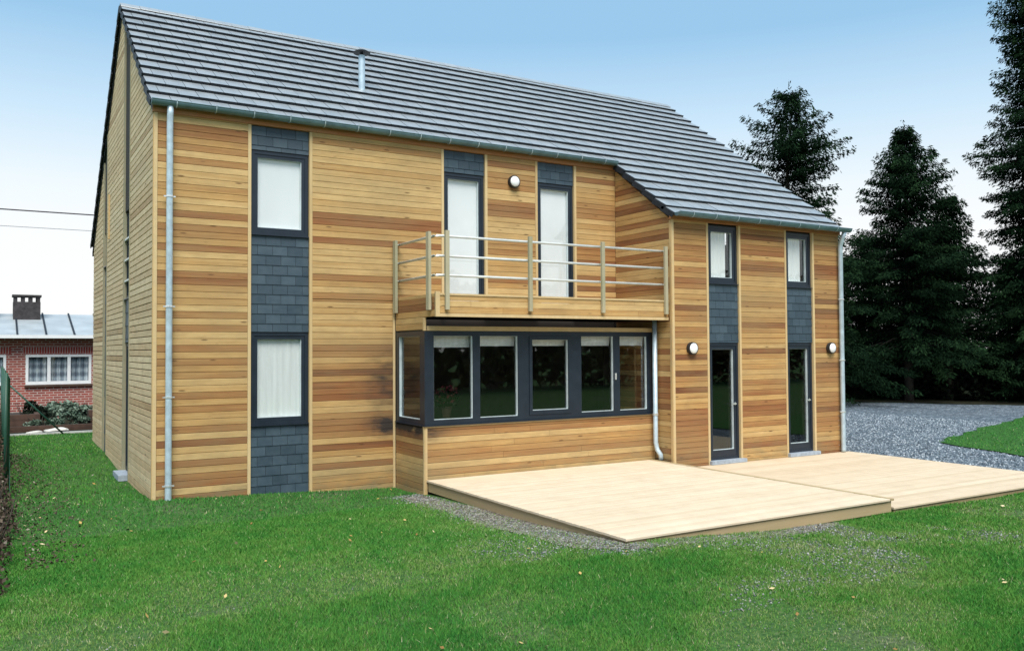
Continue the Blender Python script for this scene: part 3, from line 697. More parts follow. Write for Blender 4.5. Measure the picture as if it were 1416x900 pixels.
# flue
fl = MB(); fl.lathe([(.062, -.25), (.062, .0), (.075, .0), (.075, .02), (.062, .02), (.062, .70), (.05, .70)], (3.97, 1.65, 7.24)).build('flue_pipe', MZP, roof, smooth=False)
MB().lathe([(.16, .74), (.165, .755), (.09, .80), (.02, .815)], (3.97, 1.65, 7.24)).build('flue_cap', MBLK, roof)
MB().lathe([(.03, .70), (.03, .74)], (3.97, 1.65, 7.24), n=8).build('flue_neck', MBLK, roof)

# ---- gutters and downpipes
def gutter(xa, xb, yc, zt, r_=.076):
    b = MB(); prof = [(math.cos(t)*r_, -math.sin(t)*r_*.95) for t in np.linspace(0, math.pi, 11)]
    pin = [(c_*.93, s_*.93+.0) for c_, s_ in prof][::-1]; pr = [(-r_-.008, .012), (-r_+.0, .016)]
    pts = prof[::-1][:0] + prof + [(-r_-.010, .006), (-r_-.004, .014), (-r_*.93, .006)] + pin
    v = [(x, yc+p_, zt+q_) for x in (xa, xb) for p_, q_ in pts]; n = len(pts)
    b.add(v, [(i,(i+1) % n,n+(i+1) % n,n+i) for i in range(n)])
    for x in (xa+.002, xb-.002):                                # stop ends
        o = len(b.v); b.add([(x, yc+p_, zt+q_) for p_, q_ in prof], [tuple(range(len(prof)))])
    g = b.build('gutter', MZG, house)
    k = xa+.35
    while k < xb:
        b = MB(); pts2 = [(-r_-.014, .020), ] + [(-math.cos(t)*(r_+.006), -math.sin(t)*(r_*.95+.006)) for t in np.linspace(0.0, math.pi, 9)]
        ob = [(p_*1.05, q_*1.05) for p_, q_ in pts2][::-1]; pp = pts2+ob; n = len(pp)
        b.add([(x, yc+p_, zt+q_) for x in (k, k+.014) for p_, q_ in pp], [(i,(i+1) % n,n+(i+1) % n,n+i) for i in range(n)]); b.build('gutter_bracket', MZP, g); k += .58
gutter(X0-.01, XV-.01, -.128, 6.05); gutter(XV+.005, X1+.02, -DW-.215, 4.795)
def downpipe(pts, r_=.048, clips=()):
    p = MB().tube(pts, r_, 14).build('downpipe', MZP, house, smooth=True)
    for z in clips:
        x, y = pts[-2][0] if len(pts) > 2 else pts[0][0], pts[-2][1] if len(pts) > 2 else pts[0][1]
        b = MB(); b.lathe([(r_+.003, -.012), (r_+.008, -.012), (r_+.008, .012), (r_+.003, .012)], (x, y, z), n=14)
        b.box(x-.085, x-r_-.004, y-.010, y+.010, z-.010, z+.010).box(x+r_+.004, x+.085, y-.010, y+.010, z-.010, z+.010); b.build('pipe_clip', MST, p)
downpipe([(0.215, -.120, 5.99), (0.215, -.105, 5.88), (0.215, -.085, 5.76), (0.215, -.085, .02), (0.215, -.085, -.03)], clips=(4.62, 2.95, 1.58, 0.25))
downpipe([(8.70, -1.30, 2.81), (8.70, -1.30, .50), (8.71, -1.33, .36), (8.74, -1.39, .27), (8.745, -1.40, .172)], .045, clips=())
MB().lathe([(.048, -.012), (.055, -.012), (.055, .03), (.048, .03)], (8.70, -1.30, 1.02), n=14).build('pipe_clip', MST, house)
downpipe([(13.50, -DW-.20, 4.74), (13.50, -DW-.14, 4.60), (13.50, -DW-.085, 4.45), (13.50, -DW-.085, .10), (13.50, -DW-.085, .055)], clips=(3.3, 2.0, .9))

# ------------------------------------------------------------------ wall lamps
def lamp(x, y, z, label):
    t = thing('wall_lamp', label, 'wall lamp', (x, y, z), 'round bulkhead lamps on the cladding')
    MB().lathe([(.118, -.0), (.122, .03), (.116, .075), (.100, .078), (.100, .05)], (0, 0, 0), 'y', 28).build('lamp_rim', MBLK, t)
    MB().lathe([(.099, .052), (.098, .080), (.085, .092), (.055, .102), (.02, .107)], (0, 0, 0), 'y', 28).build('lamp_glass', MWHITE, t, smooth=True)
lamp(6.36, -.004, 5.44, 'round white wall lamp between the two balcony doors')
lamp(9.26, -DW-.004, 2.27, 'round white wall lamp left of the nearer ground-floor glass door')
lamp(13.21, -DW-.004, 2.26, 'round white wall lamp beside the right-hand downpipe')

# ------------------------------------------------------------------ decks
def deck(label, xa, xb, ya, yb, zt, tm, nose=False):
    t = thing('timber_deck', label, 'deck', (xa, ya, zt), 'timber decks in front of the house')
    P_ = .146; n = int((yb-ya)/P_); P_ = (yb-ya)/n; W_ = xb-xa-(.085 if nose else 0)
    if nose: MB().box(xb-xa-.077, xb-xa, .003, yb-ya-.003, -.027, .003).build('edge_board', MDE, t, tone=.0)
    b = MB(); c = .004
    v = []
    for x in (0, W_): v += [(x, .003, -.027), (x, .003, -c), (x, .003+c, 0), (x, P_-.003-c, 0), (x, P_-.003, -c), (x, P_-.003, -.027)]
    b.add(v, [(0,1,2,3,4,5),(11,10,9,8,7,6)]+[(i,(i+1) % 6,6+(i+1) % 6,6+i) for i in range(6)]); me = b.mesh('deck_board', MD)
    for k in range(n): link('deck_board', me, t, loc=(0, k*P_, rnd.uniform(-.0015, .0015)), tone=min(1, max(0, rnd.gauss(tm, .14))))
    def eb(a0, a1, b0, b1, z0, z1): MB().box(a0-xa, a1-xa, b0-ya, b1-ya, z0-zt, z1-zt).build('edge_board', MDE, t, tone=rnd.uniform(.1, .6))
    eb(xa+.028, xb-.03, ya+.028, ya+.06, zt-.185, zt-.030)
    eb(xa+.028, xa+.06, ya+.062, yb-.01, zt-.185, zt-.030)
    eb(xb-.06, xb-.028, ya+.062, yb-.01, zt-.20, zt-.030)
    b = MB(); k = xa+.5-xa
    while k < W_-.2: b.box(k, k+.05, .07, yb-ya-.02, -.13, -.029); k += .5
    b.build('joist', MDE, t)
deck('large pale timber deck in front of the corner window, one step up', XB+.02, 8.69, -6.33, -DB-.02, .167, .32, True)
deck('lower pale timber deck in front of the two tall glass doors', 8.70, 13.74, -6.32, -DW-.02, .040, .52)

# ------------------------------------------------------------------ potted plant inside the corner window
pp = thing('potted_plant', 'red flowering pot plant standing inside the corner window', 'pot plant', (4.72, -.42, 1.10))
MB().lathe([(.07, 0), (.10, .16), (.108, .17), (.108, .19), (.09, .19)], (0, 0, 0)).build('pot', MSLEEP, pp)
def leaf_cloud(n, fn, size, rng, up=0.4):
    """n leaf-shaped quads at points from fn(rng, n) with random facing; returns V, F(quads)"""
    P = fn(rng, n); d = rng.normal(size=(n, 3)); d[:, 2] += up; d /= np.linalg.norm(d, axis=1)[:, None]
    a = np.cross(d, rng.normal(size=(n, 3))); a /= np.linalg.norm(a, axis=1)[:, None]+1e-9; bb = np.cross(d, a)
    s_ = (size*rng.uniform(.6, 1.3, n))[:, None]
    V = np.stack([P-a*s_*.5, P-bb*s_*.28, P+a*s_*.5, P+bb*s_*.28], 1).reshape(-1, 3)
    return V, np.arange(4*n).reshape(-1, 4)
rng = np.random.default_rng(5)
ball = lambda c, r3: (lambda g, n: np.array(c)+np.array(r3)*(lambda q: q/np.linalg.norm(q, axis=1)[:, None]*(g.random((len(q), 1))**.4))(g.normal(size=(n, 3))))
V, F = leaf_cloud(260, ball((0, 0, .34), (.24, .18, .18)), .10, rng); link('foliage', raw_mesh('foliage', V, F, MDARKLEAF, rng.random(len(F))), pp)
V, F = leaf_cloud(160, ball((0, -.02, .40), (.25, .18, .17)), .075, rng); link('flowers', raw_mesh('flowers', V, F, MFLOWER, rng.random(len(F))), pp)

# ------------------------------------------------------------------ neighbour's brick bungalow
YN = 16.5
nb = thing('brick_bungalow', 'low red brick bungalow with grey seamed roof and white windows', 'house', (0, YN, .2))
NF = fx(0)
def npart(b, name, mat, parent=nb, **k): return b.build(name, mat, parent, **k)
holes = [(-1.62, .26, 1.00, 1.92), (-4.3, -2.37, 1.00, 1.92)]
# shell() uses world coordinates through the frame; parent offset removed by moving the mesh
NW = lambda u, n, z: (u, -n, z-.2)
shell('wall', NW, -7, 7.5, -.1, 2.72, [(-1.20, .62, 1.27, 2.20), (-3.6, -1.72, 1.27, 2.20)], -.28, 0, MBRICK, nb)
shell('wall', lambda u, n, z: (u, 5-n, z-.2), -7, 7.5, -.1, 2.72, [], -.28, 0, MBRICK, nb)
b = MB().setframe(NW)
for a0, a1 in ((-1.27, .69), (-3.67, -1.65)):
    k = a0; MB().setframe(NW).box(a0-.01, a1, -.06, .0025, 2.228, 2.442).build('lintel_mortar', MCONC, nb)
    while k < a1: b.box(k, k+.058, -.05, .006, 2.235, 2.435); k += .072
b.build('lintel_brick', plain('lintel_brick_red', (0.36, 0.060, 0.045), .85, var=.3, sc=20), nb, kind='stuff')
for a0, a1 in ((-1.20, .62), (-3.6, -1.72)):
    f = MB().setframe(NW).ring(a0, a1, 1.27, 2.20, .075, .075, .10, .075, -.12, .012)
    wd = (a1-a0-.15)/3
    for k in (1, 2): f.box(a0+.075+wd*k-.045, a0+.075+wd*k+.045, -.118, .004, 1.371, 2.124)
    f = f.build('window', MPAINT, nb)
    MB().setframe(NW).box(a0-.03, a1+.03, -.10, .07, 1.20, 1.262).build('window_sill', MSLEEP, f)
    for k in range(3):
        MB().setframe(NW).box(a0+.085+wd*k+.04, a0+.085+wd*(k+1)-.06, -.07, -.064, 1.38, 2.115).build('pane', MGL, f)
        curtain(NW, a0+.09+wd*k, a0+.06+wd*(k+1), 1.36, 2.13, -.16, MPLAID, f, .02, 'curtain')
MB().setframe(NW).box(-6.9, 7.4, -2.3, -2.2, .0, 2.7).build('room_wall', MROOM, nb)
zroofn = plain('seamed_zinc_roof', (0.40, 0.44, 0.46), .5, .2, var=.15, sc=1.5)
rf = MB().setframe(NW); th = .07
def nz(d): return 2.78+d*.27                                    # d metres behind the eave
v = [(u, -d, nz(d)+h) for u in (-7.3, 7.8) for d, h in ((-.35, 0), (-.35, th), (2.6, th), (2.6, 0))]
rf.add(v, [(0,1,2,3),(7,6,5,4)]+[(i,(i+1) % 4,4+(i+1) % 4,4+i) for i in range(4)])
v = [(u, -d, nz(5.2-d)+h) for u in (-7.3, 7.8) for d, h in ((2.601, 0), (2.601, th), (5.5, th), (5.5, 0))]
rf.add(v, [(0,1,2,3),(7,6,5,4)]+[(i,(i+1) % 4,4+(i+1) % 4,4+i) for i in range(4)])
rf = rf.build('roof', zroofn, nb)
for k in range(-9, 11):
    u = k*.78+.1
    b = MB().setframe(NW); v = [(uu, -d, nz(d)+th+h) for uu in (u, u+.05) for d, h in ((-.36, -.01), (-.36, .05), (2.6, .05), (2.6, -.01))]
    b.add(v, [(0,1,2,3),(7,6,5,4)]+[(i,(i+1) % 4,4+(i+1) % 4,4+i) for i in range(4)]); b.build('roof_seam', MVERGE_TAILSHADE, rf)
MB().setframe(NW).box(-7.3, 7.8, .355, .47, 2.70, 2.80).build('gutter', MPAINT, nb)
MB().setframe(NW).box(-7.2, 7.7, .0, .34, 2.735, 2.765).build('soffit', MSLEEP, nb)
cb = plain('sooty_brick', (0.045, 0.04, 0.042), .9, var=.5, sc=9)
for u0, u1 in ((-1.52, -.74), (-2.9, -2.05)):
    c_ = MB().setframe(NW).box(u0, u1, -2.5, -1.8, 3.2, 3.92)
    for k in range(4):
        q = u0+.01+(u1-u0-.13)*k/3; c_.box(q, q+.11, -2.48, -1.82, 3.92, 4.09)
    c_.box(u0-.03, u1+.03, -2.53, -1.77, 4.09, 4.15); c_.build('chimney', cb, rf)

# ------------------------------------------------------------------ planting in front of the bungalow
def bush(name, label, cat, c, r3, n, size, mat, seed, up=.5, group=None, stem=True, kind=None):
    g = np.random.default_rng(seed); z0 = float(gz(c[0], c[1])); t = thing(name, label, cat, (c[0], c[1], z0), group)
    V = []; T = []
    m_ = max(3, n//260)
    for _ in range(m_):                                         # clumps of unequal size inside the outline
        q = g.normal(size=3); q /= np.linalg.norm(q); q *= g.random()**.5
        cc = np.array([0, 0, r3[2]])+q*np.array(r3)*.72; cc[2] = max(cc[2], .12*r3[2])
        v, _f = leaf_cloud(n//m_, ball(cc, np.array(r3)*g.uniform(.28, .55)), size, g, up); v[:, 2] = np.maximum(v[:, 2], .01)
        V.append(v); T.append(np.clip(g.normal(.45, .2)+g.normal(0, .14, n//m_), 0, 1))
    V = np.concatenate(V); F = np.arange(len(V)).reshape(-1, 4)
    link('foliage', raw_mesh('foliage', V, F, mat, np.concatenate(T)), t)
    for k in range(7):
        b = MB(); a = g.uniform(0, 6.28); rr = g.uniform(.3, .8)
        b.tube([(0, 0, -.05), (math.cos(a)*r3[0]*rr*.4, math.sin(a)*r3[1]*rr*.4, r3[2]*.7), (math.cos(a)*r3[0]*rr, math.sin(a)*r3[1]*rr, r3[2]*1.5)], .02+.01*r3[2], 5, r2=.006); b.build('stem', MBARK, t)
    return t
bush('garden_shrub', 'dark green leafy shrub at the left end of the bungalow bed', 'shrub', (-1.25, 13.9), (.55, .5, .46), 1100, .10, MDARKLEAF, 1)
bush('garden_shrub', 'green shrub under the middle of the bungalow window', 'shrub', (-.62, 14.3), (.6, .5, .48), 1300, .10, MSAGE, 2)
bush('garden_shrub', 'pale grey-green lavender bush under the white window', 'shrub', (-.02, 13.7), (.62, .5, .44), 1500, .11, MSAGE, 3, up=1.2)
bush('garden_shrub', 'silvery low shrub beside the corner of the timber house', 'shrub', (.62, 13.6), (.6, .5, .40), 1200, .10, MSAGE, 4, up=1.2)
bush('garden_shrub', 'low spreading green shrub along the front sleeper bed at left', 'shrub', (-.95, 12.75), (.50, .25, .24), 900, .08, MSAGE, 5, up=.8)
bush('garden_shrub', 'low spreading green shrub along the front sleeper bed at right', 'shrub', (-.05, 12.85), (.55, .25, .24), 900, .08, MSAGE, 6, up=.8)
def bed(label, x0, x1, y0, y1, z1):
    t = thing('raised_bed', label, 'planter', (x0, y0, .15), 'sleeper beds in front of the bungalow')
    nrow = max(1, round((z1-.1)/.17))
    for k in range(nrow):
        h0 = (z1-.15)*k/nrow-.02; h1 = (z1-.15)*(k+1)/nrow-.026
        MB().box(0, x1-x0, 0, .14, h0, h1).build('sleeper', MSLEEP, t)
        MB().box(0, .12, .142, y1-y0, h0, h1).build('sleeper', MSLEEP, t); MB().box(x1-x0-.12, x1-x0, .142, y1-y0, h0, h1).build('sleeper', MSLEEP, t)
    MB().box(.121, x1-x0-.121, .141, y1-y0, -.05, z1-.22).build('soil', MMEM, t)
bed('long dark sleeper bed low behind the pale kerb', -2.6, 1.9, 12.0, 12.7, .36)
bed('dark sleeper bed at left below the brick wall', -2.5, -.95, 12.85, 14.6, .62)
bed('short dark sleeper box beside the timber house corner', .25, 1.3, 12.9, 14.2, .66)
structure(poly_sheet('planting_soil', [(-6,11.5),(6,11.5),(6,16.45),(-6,16.45)], litter_mat(), 0.03, 1.0))
structure(MB().box(-3.5, 4.0, 11.35, 11.47, .05, .20).build('kerb', MCONC))
g = np.random.default_rng(8)
for i, (x, y, s_) in enumerate(((-.62, 11.75, .16), (-1.12, 11.72, .10))):
    b = MB(); pr = []
    for k in range(7): pr.append((s_*math.sin(math.pi*k/6)*1.0+.001, s_*.42*(1-math.cos(math.pi*k/6))))
    b.lathe(pr, (0, 0, 0), n=9); b.v = [(p[0]*1.9+.03*math.sin(7*p[1]*9), p[1]*1.1+.02*math.sin(9*p[0]*8), p[2]*(1+.15*math.sin(p[0]*21))) for p in b.v]
    o = b.build('rock', MSTONE); o.location = (x, y, .15); tag(o, ('larger pale rock lying behind the kerb', 'smaller pale rock left of the larger one behind the kerb')[i], 'rock', 'pale rocks by the kerb')

# ------------------------------------------------------------------ hedge, chain-link fence, cables on the left
g = np.random.default_rng(21)
def hedge_pts(gg, n):
    y = gg.uniform(-4.5, 10.9, n); a = gg.uniform(0, math.pi, n); r_ = gg.random(n)**.35
    w_ = .40+.16*(vnoise(y, y*0, 1.4)-.5)*2+.10*(vnoise(y, y*0+9, 4)-.5); h_ = .62+.45/(1+np.exp(-(y-6.5)))+.28*(vnoise(y, y*0+5, 1.1)-.5)
    x = -2.26+np.cos(a)*w_*r_; z = np.sin(a)*h_*r_+gz(x, y); return np.stack([x, y, z], -1)
hd = thing('hedge', 'low brown leafless-looking hedge along the left edge of the lawn', 'hedge', (-2.15, 3, 0))
V, F = leaf_cloud(16000, hedge_pts, .055, g, .3); V -= np.array([-2.15, 3, 0])
link('foliage', raw_mesh('foliage', V, F, MBROWNLEAF, np.clip(g.normal(.42, .25, len(F)), 0, 1)), hd)
b = MB()
for k in range(60):
    y = g.uniform(-4.4, 10.8); x = -2.16+g.uniform(-.2, .2); z = float(gz(x, y)); pts = [(x, y, z-.05)]
    for q in range(3): pts.append((pts[-1][0]+g.uniform(-.1, .12), pts[-1][1]+g.uniform(-.15, .15), pts[-1][2]+.26))
    b.tube([(p[0]+2.15, p[1]-3, p[2]) for p in pts], .012, 4, r2=.004)
b.build('stem', MBARK, hd, kind='stuff')
fc = thing('chain_link_fence', 'green chain-link fence with a slanting strut at the end of the hedge', 'fence', (-1.86, 11.0, .15))
zf = 1.72
for i, yy in enumerate((0, -2.6, -5.2, -7.8)):
    MB().tube([(-.0, yy, -.2), (-.0, yy, zf+.05)], .030, 10).build('fence_post', MGREEN, fc, smooth=True)
MB().tube([(.03, 0, zf-.28), (1.36, .10, .03)], .022, 8).build('strut', MGREEN, fc, smooth=True)
b = MB()
for k in range(-22, 100):
    for sg in (1, -1):
        y0 = -k*.10; t0, t1 = 0, zf
        ya, yb2 = y0, y0+sg*zf
        lo, hi = -9.8, 0
        # clip to the panel
        pa, pb = (ya, 0.0), (yb2, zf)
        def cl(p, q):
            (y_, z_), (y2, z2) = p, q
            if y_ < lo or y_ > hi:
                tgt = lo if y_ < lo else hi
                if (y2-y_)*(tgt-y_) <= 0: return None
                tt = (tgt-y_)/(y2-y_)
                if tt > 1: return None
                return (tgt, z_+(z2-z_)*tt)
            return p
        qa = cl(pa, pb); qb = cl(pb, pa)
        if qa is None or qb is None or abs(qa[0]-qb[0]) < .03: continue
        b.tube([(.034+.004*sg, qa[0], qa[1]), (.034+.004*sg, qb[0], qb[1])], .0022, 3, cap=False)
b.build('wire_mesh', MGREEN, fc, kind='stuff')
for zz in (.05, zf*.5, zf): MB().tube([(.034, -9.8, zz), (.034, .0, zz)], .004, 5).build('tension_wire', MGREEN, fc)
mcab = plain('cable_sheath', (0.05, 0.04, 0.045), .6); mcab2 = plain('cable_grey', (0.33, 0.34, 0.35), .6)
for z0, r_, mm, lab in ((7.16, .022, mcab, 'thick dark overhead cable left of the roof'), (6.59, .012, mcab2, 'thin grey overhead cable below the thicker one')):
    pts = [(-14+2.2*k, 20.2-.02*k, z0+.10*((k-6)/6)**2*.6-.0) for k in range(14)]
    tag(MB().tube(pts, r_, 6).build('overhead_cable', mm), lab, 'cable', 'overhead cables in the sky at left')

# ------------------------------------------------------------------ trees
def conifer(name, label, x, y, h, r, seed, base=.08, dens=1.0, droop=.35, lean=0.0, gaps=.12, shape=.8, mat=MNEEDLE, group='conifers behind the gravel drive', lobes=0):
    g = np.random.default_rng(seed); z0 = float(gz(x, y))
    t = thing(name, label, 'tree', (x, y, z0), group)
    tr = MB(); tp = [(lean*h*.02*math.sin(k*.9), 0, -.3+(h+.1)*k/8) for k in range(9)]; tr.tube(tp, .012*h+.06, 9, r2=.02); tr.build('trunk', MBARK, t, smooth=True)
    lb = MB(); P = []; D = []; SZ = []; TN = []
    z = h*base; prof_ph = g.uniform(0, 6.28, 4)
    while z < h*.985:
        f = (z-h*base)/(h*(1-base)); R_ = r*((1-f)**shape)*(.86+.18*math.sin(f*17+prof_ph[0])+.10*math.sin(f*41+prof_ph[1]))+.10
        nb_ = max(4, int(g.integers(5, 9)*(1 if f < .8 else .8)))
        a0 = g.uniform(0, 6.28)
        for k in range(nb_):
            if g.random() < gaps: continue
            a = a0+6.283*k/nb_+g.normal(0, .25); L_ = R_*g.uniform(.62, 1.12)*(1+.35*lobes*math.sin(2*a+prof_ph[2]+f*6))
            rise = (.55*f-.05)*L_+g.normal(0, .05*L_); ns = max(4, int(L_/.20*dens)); tt = np.linspace(.10, 1, ns)
            px_ = np.cos(a)*L_*tt; py_ = np.sin(a)*L_*tt; pz_ = z+rise*tt-droop*L_*tt**2*(1-.4*f)+droop*.35*L_*tt**4
            pts = np.stack([px_, py_, pz_], -1)
            if L_ > .9: lb.tube([(0, 0, z)]+[tuple(pts[i]) for i in (ns//4, ns//2)], .008+.009*L_, 4, r2=.006)
            bt = np.clip(g.normal(.45, .16), 0, 1)
            nq = 32
            for q in range(nq):
                wd = (.10+.30*L_*(1-tt)*.5+.10)*g.uniform(-1, 1, ns); ex = np.stack([-np.sin(a)*wd, np.cos(a)*wd, -abs(wd)*.35-g.random(ns)*.16], -1)
                P.append(pts+ex+g.normal(0, .05, (ns, 3)))
                dd = np.stack([np.cos(a)*(.7+0*tt)-np.sin(a)*np.sign(wd)*.6, np.sin(a)*(.7+0*tt)+np.cos(a)*np.sign(wd)*.6, -.35-.5*g.random(ns)], -1)
                D.append(dd+g.normal(0, .25, (ns, 3))); SZ.append(g.uniform(.07, .19, ns)); TN.append(np.clip(bt+.42*(tt-.55)+g.normal(0, .13, ns), 0, 1))
        z += g.uniform(.13, .26)*(1.0 if f < .7 else .75)
    # leader
    P.append(np.stack([g.normal(0, .04, 14), g.normal(0, .04, 14), np.linspace(h*.95, h*1.01, 14)], -1)); D.append(np.stack([g.normal(0, .5, 14), g.normal(0, .5, 14), np.ones(14)], -1)); SZ.append(np.full(14, .16)); TN.append(np.full(14, .5))
    P = np.concatenate(P); D = np.concatenate(D); SZ = np.concatenate(SZ)[:, None]; TN = np.concatenate(TN); n = len(P)
    P[:, 2] = np.maximum(P[:, 2], .05)
    D /= np.linalg.norm(D, axis=1)[:, None]; A_ = np.cross(D, g.normal(size=(n, 3))); A_ /= np.linalg.norm(A_, axis=1)[:, None]
    V = np.stack([P-A_*SZ*.12, P+D*SZ*.45-A_*SZ*.16, P+D*SZ, P+D*SZ*.45+A_*SZ*.16], 1).reshape(-1, 3)
    link('crown', raw_mesh('crown', V, np.arange(4*n).reshape(-1, 4), mat, TN), t)
    lb.build('limb', MLIMB, t, kind='stuff'); return n
NQ = 0
NQ += conifer('spruce_tree', 'open-crowned dark spruce rising behind the right end of the roof', 26.45, 10.7, 13.3, 4.4, 11, .10, 1.0, .34, 1, .24, .60, lobes=.7)
NQ += conifer('spruce_tree', 'pointed dense dark spruce in the middle of the wood', 31.45, 8.85, 11.9, 4.3, 12, .19, 1.1, .30, 0, .02, .74)
NQ += conifer('spruce_tree', 'tallest dark spruce cut off by the right edge of the photo', 35.1, 5.2, 19.0, 3.1, 13, .06, 1.2, .50, 1, .04, .48, lobes=.25)
NQ += conifer('spruce_tree', 'smaller dark conifer just right of the pointed spruce', 33.2, 8.1, 8.9, 3.0, 14, .20, 1.0, .35, 0, .1, .7)
NQ += conifer('spruce_tree', 'short dark conifer beside the right-hand downpipe', 30.4, 11.9, 6.6, 2.3, 15, .02, 1.0, .3, 0, .08, .6)
for i, (x, y, h, r) in enumerate(((35.5, 10.2, 8.0, 3.0), (37.2, 7.4, 6.3, 3.2), (34.0, 12.6, 7.6, 3.0), (33.2, 15.5, 7.4, 3.2), (37.5, 4.4, 9.0, 3.4), (36.6, 6.1, 5.6, 3.0))):
    NQ += conifer('spruce_tree', 'dark conifer in the shaded row at the back of the wood', x, y, h, r, 30+i, .02, .8, .3, 0, .03, .45, group='dark conifers at the back of the wood')
def undergrowth():
    g = np.random.default_rng(41); V = []; T = []
    for _ in range(150):
        t = g.random(); x = 28.6+(36.5-28.6)*t+g.uniform(.9, 4.5); y = 11.9+(-.5-11.9)*t+g.uniform(.7, 3.5); r_ = g.uniform(.5, 1.2); hh = g.uniform(.4, 1.7)
        if math.hypot(x-31.45, y-8.85) < .9: continue
        v, _f = leaf_cloud(330, ball((x, y, hh*.6), (r_, r_, hh*.75)), .20, g, .4); v[:, 2] = np.maximum(v[:, 2], .03); V.append(v); T.append(np.clip(g.normal(.4, .18)+g.normal(0, .12, 330), 0, 1))
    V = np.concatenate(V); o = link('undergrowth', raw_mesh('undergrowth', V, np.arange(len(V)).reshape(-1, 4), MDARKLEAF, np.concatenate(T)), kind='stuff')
    o['label'] = 'dark leafy undergrowth filling the wood below the conifers'
undergrowth()
# the garden hedge and trees that stand behind the photographer (they show in the window glass)
def far_hedge():
    g = np.random.default_rng(51); n = 26000
    def fn(gg, n):
        x = gg.uniform(-45, 50, n); hh = 4.2+3.2*vnoise(x, x*0, .16)+1.2*vnoise(x, x*0+3, .7)
        return np.stack([x, -33+gg.normal(0, .9, n)-.02*x, gg.random(n)**.8*hh], -1)
    V, F = leaf_cloud(n, fn, .75, g, .2); o = link('boundary_hedge', raw_mesh('boundary_hedge', V, F, leafmat('autumn_hedge', ((0, (0.02, 0.018, 0.010)), (0.5, (0.075, 0.052, 0.028)), (1, (0.14, 0.10, 0.05)))), g.random(len(F))), kind='stuff')
    o['label'] = 'tall brown boundary hedge across the far end of the garden'
far_hedge()

# ------------------------------------------------------------------ grass, pebbles, leaves
rg = np.random.default_rng(77)
def inside(poly, x, y):
    c = np.zeros(len(x), bool); j = len(poly)-1
    for i in range(len(poly)):
        (xi, yi), (xj, yj) = poly[i], poly[j]
        c ^= ((yi > y) != (yj > y)) & (x < (xj-xi)*(y-yi)/(yj-yi+1e-12)+xi); j = i
    return c
CAMX, CAMY = CAM.x, CAM.y
def bare(x, y):                                                  # 0 lush .. 1 bare or gravelly
    n = .55*vnoise(x, y, .55)+.3*vnoise(x+7, y, 1.5)+.15*vnoise(x, y+5, 4.0)
    q = .80*np.clip((n-.44)/.20, 0, 1)
    strip_ = (x < XB+.3)*(y < -1.0)*(y > -6.6)*np.clip((1.0-np.abs(x-XB)/1.0)*1.5, 0, .93)
    s2 = .9*np.clip(1.2-np.abs(y+6.5)/.5, 0, 1)*(x > 3.6)*(x < 7.4)*(.6+.4*vnoise(x, y, 3))
    return np.clip(np.maximum(q*np.clip((-4.2-y)/3+.35, .12, 1), np.maximum(strip_, s2*1.1)), 0, 1)
def sample(n, x0, x1, y0, y1):
    x = rg.uniform(x0, x1, n); y = rg.uniform(y0, y1, n); return x, y
def visible(x, y):
    d = np.stack([x-CAM.x, y-CAM.y, -CAM.z+0*x], -1); f = d@np.array(FW); u = d@np.array(RT)/f*FPX; v = d@np.array(UP)/f*FPX
    return (f > 3) & (abs(u) < 760) & (v > -490)
def house_area(x, y):
    return ((x > -.02) & (x < XE) & (y > .0) & (y < 9.1)) | ((x > XB-.02) & (x < 8.71) & (y > -6.32) & (y < 0)) | ((x > 8.6) & (x < 13.75) & (y > -6.3) & (y < 0))
def blades(n, box, isl=False):
    x, y = sample(n, *box); k = visible(x, y) & ~house_area(x, y)
    if isl: k &= inside(ISLAND, x, y)
    else: k &= ~((x > 13.2) & (y > -9.4)) & (y < 11.3) & (x > -2.6)
    x, y = x[k], y[k]; dist = np.hypot(x-CAMX, y-CAMY)
    br = bare(x, y) if not isl else 0*x
    k = rg.random(len(x)) < np.clip(1.0-.93*br, .03, 1)*np.clip((dist/11)**-1.1, .25, 1); x, y, dist, br = x[k], y[k], dist[k], br[k]; m_ = len(x)
    lush = .5*vnoise(x, y, .42)+.5*vnoise(x+4, y, 3.1); h = rg.uniform(.014, .040, m_)*(.7+.7*lush)*(1-.35*br); wd = .0042*np.clip(dist/9, .8, 3.0)
    a = rg.uniform(0, 6.283, m_); ln = rg.normal(0, .55, (m_, 2))*h[:, None]; z = gz(x, y)+(.035 if isl else 0)
    c_, s_ = np.cos(a)*wd, np.sin(a)*wd
    V = np.stack([np.stack([x-c_, y-s_, z-.004], -1), np.stack([x+c_, y+s_, z-.004], -1), np.stack([x+ln[:, 0], y+ln[:, 1], z+h], -1)], 1)
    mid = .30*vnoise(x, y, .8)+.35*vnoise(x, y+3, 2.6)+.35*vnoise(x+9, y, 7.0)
    sh = np.clip(1-np.abs(y+.2)/2.2, 0, 1); tn = .20+.40*mid-.16*sh+.30*br+rg.normal(0, .10, m_); dry = rg.random(m_) < .030+.14*br; tn[dry] = rg.uniform(.72, 1.0, dry.sum())  # sh: shade along the house front, painted into the blade tone
    return V.reshape(-1, 3), np.clip(tn, 0, 1)
Vs, Ts = [], []
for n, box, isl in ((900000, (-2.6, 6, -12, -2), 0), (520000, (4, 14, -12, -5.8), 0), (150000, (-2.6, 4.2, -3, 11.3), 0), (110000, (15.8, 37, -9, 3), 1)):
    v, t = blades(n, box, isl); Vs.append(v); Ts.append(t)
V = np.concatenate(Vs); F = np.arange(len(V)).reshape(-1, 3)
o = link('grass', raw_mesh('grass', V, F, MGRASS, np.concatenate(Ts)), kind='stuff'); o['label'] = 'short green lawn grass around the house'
NB = len(F)
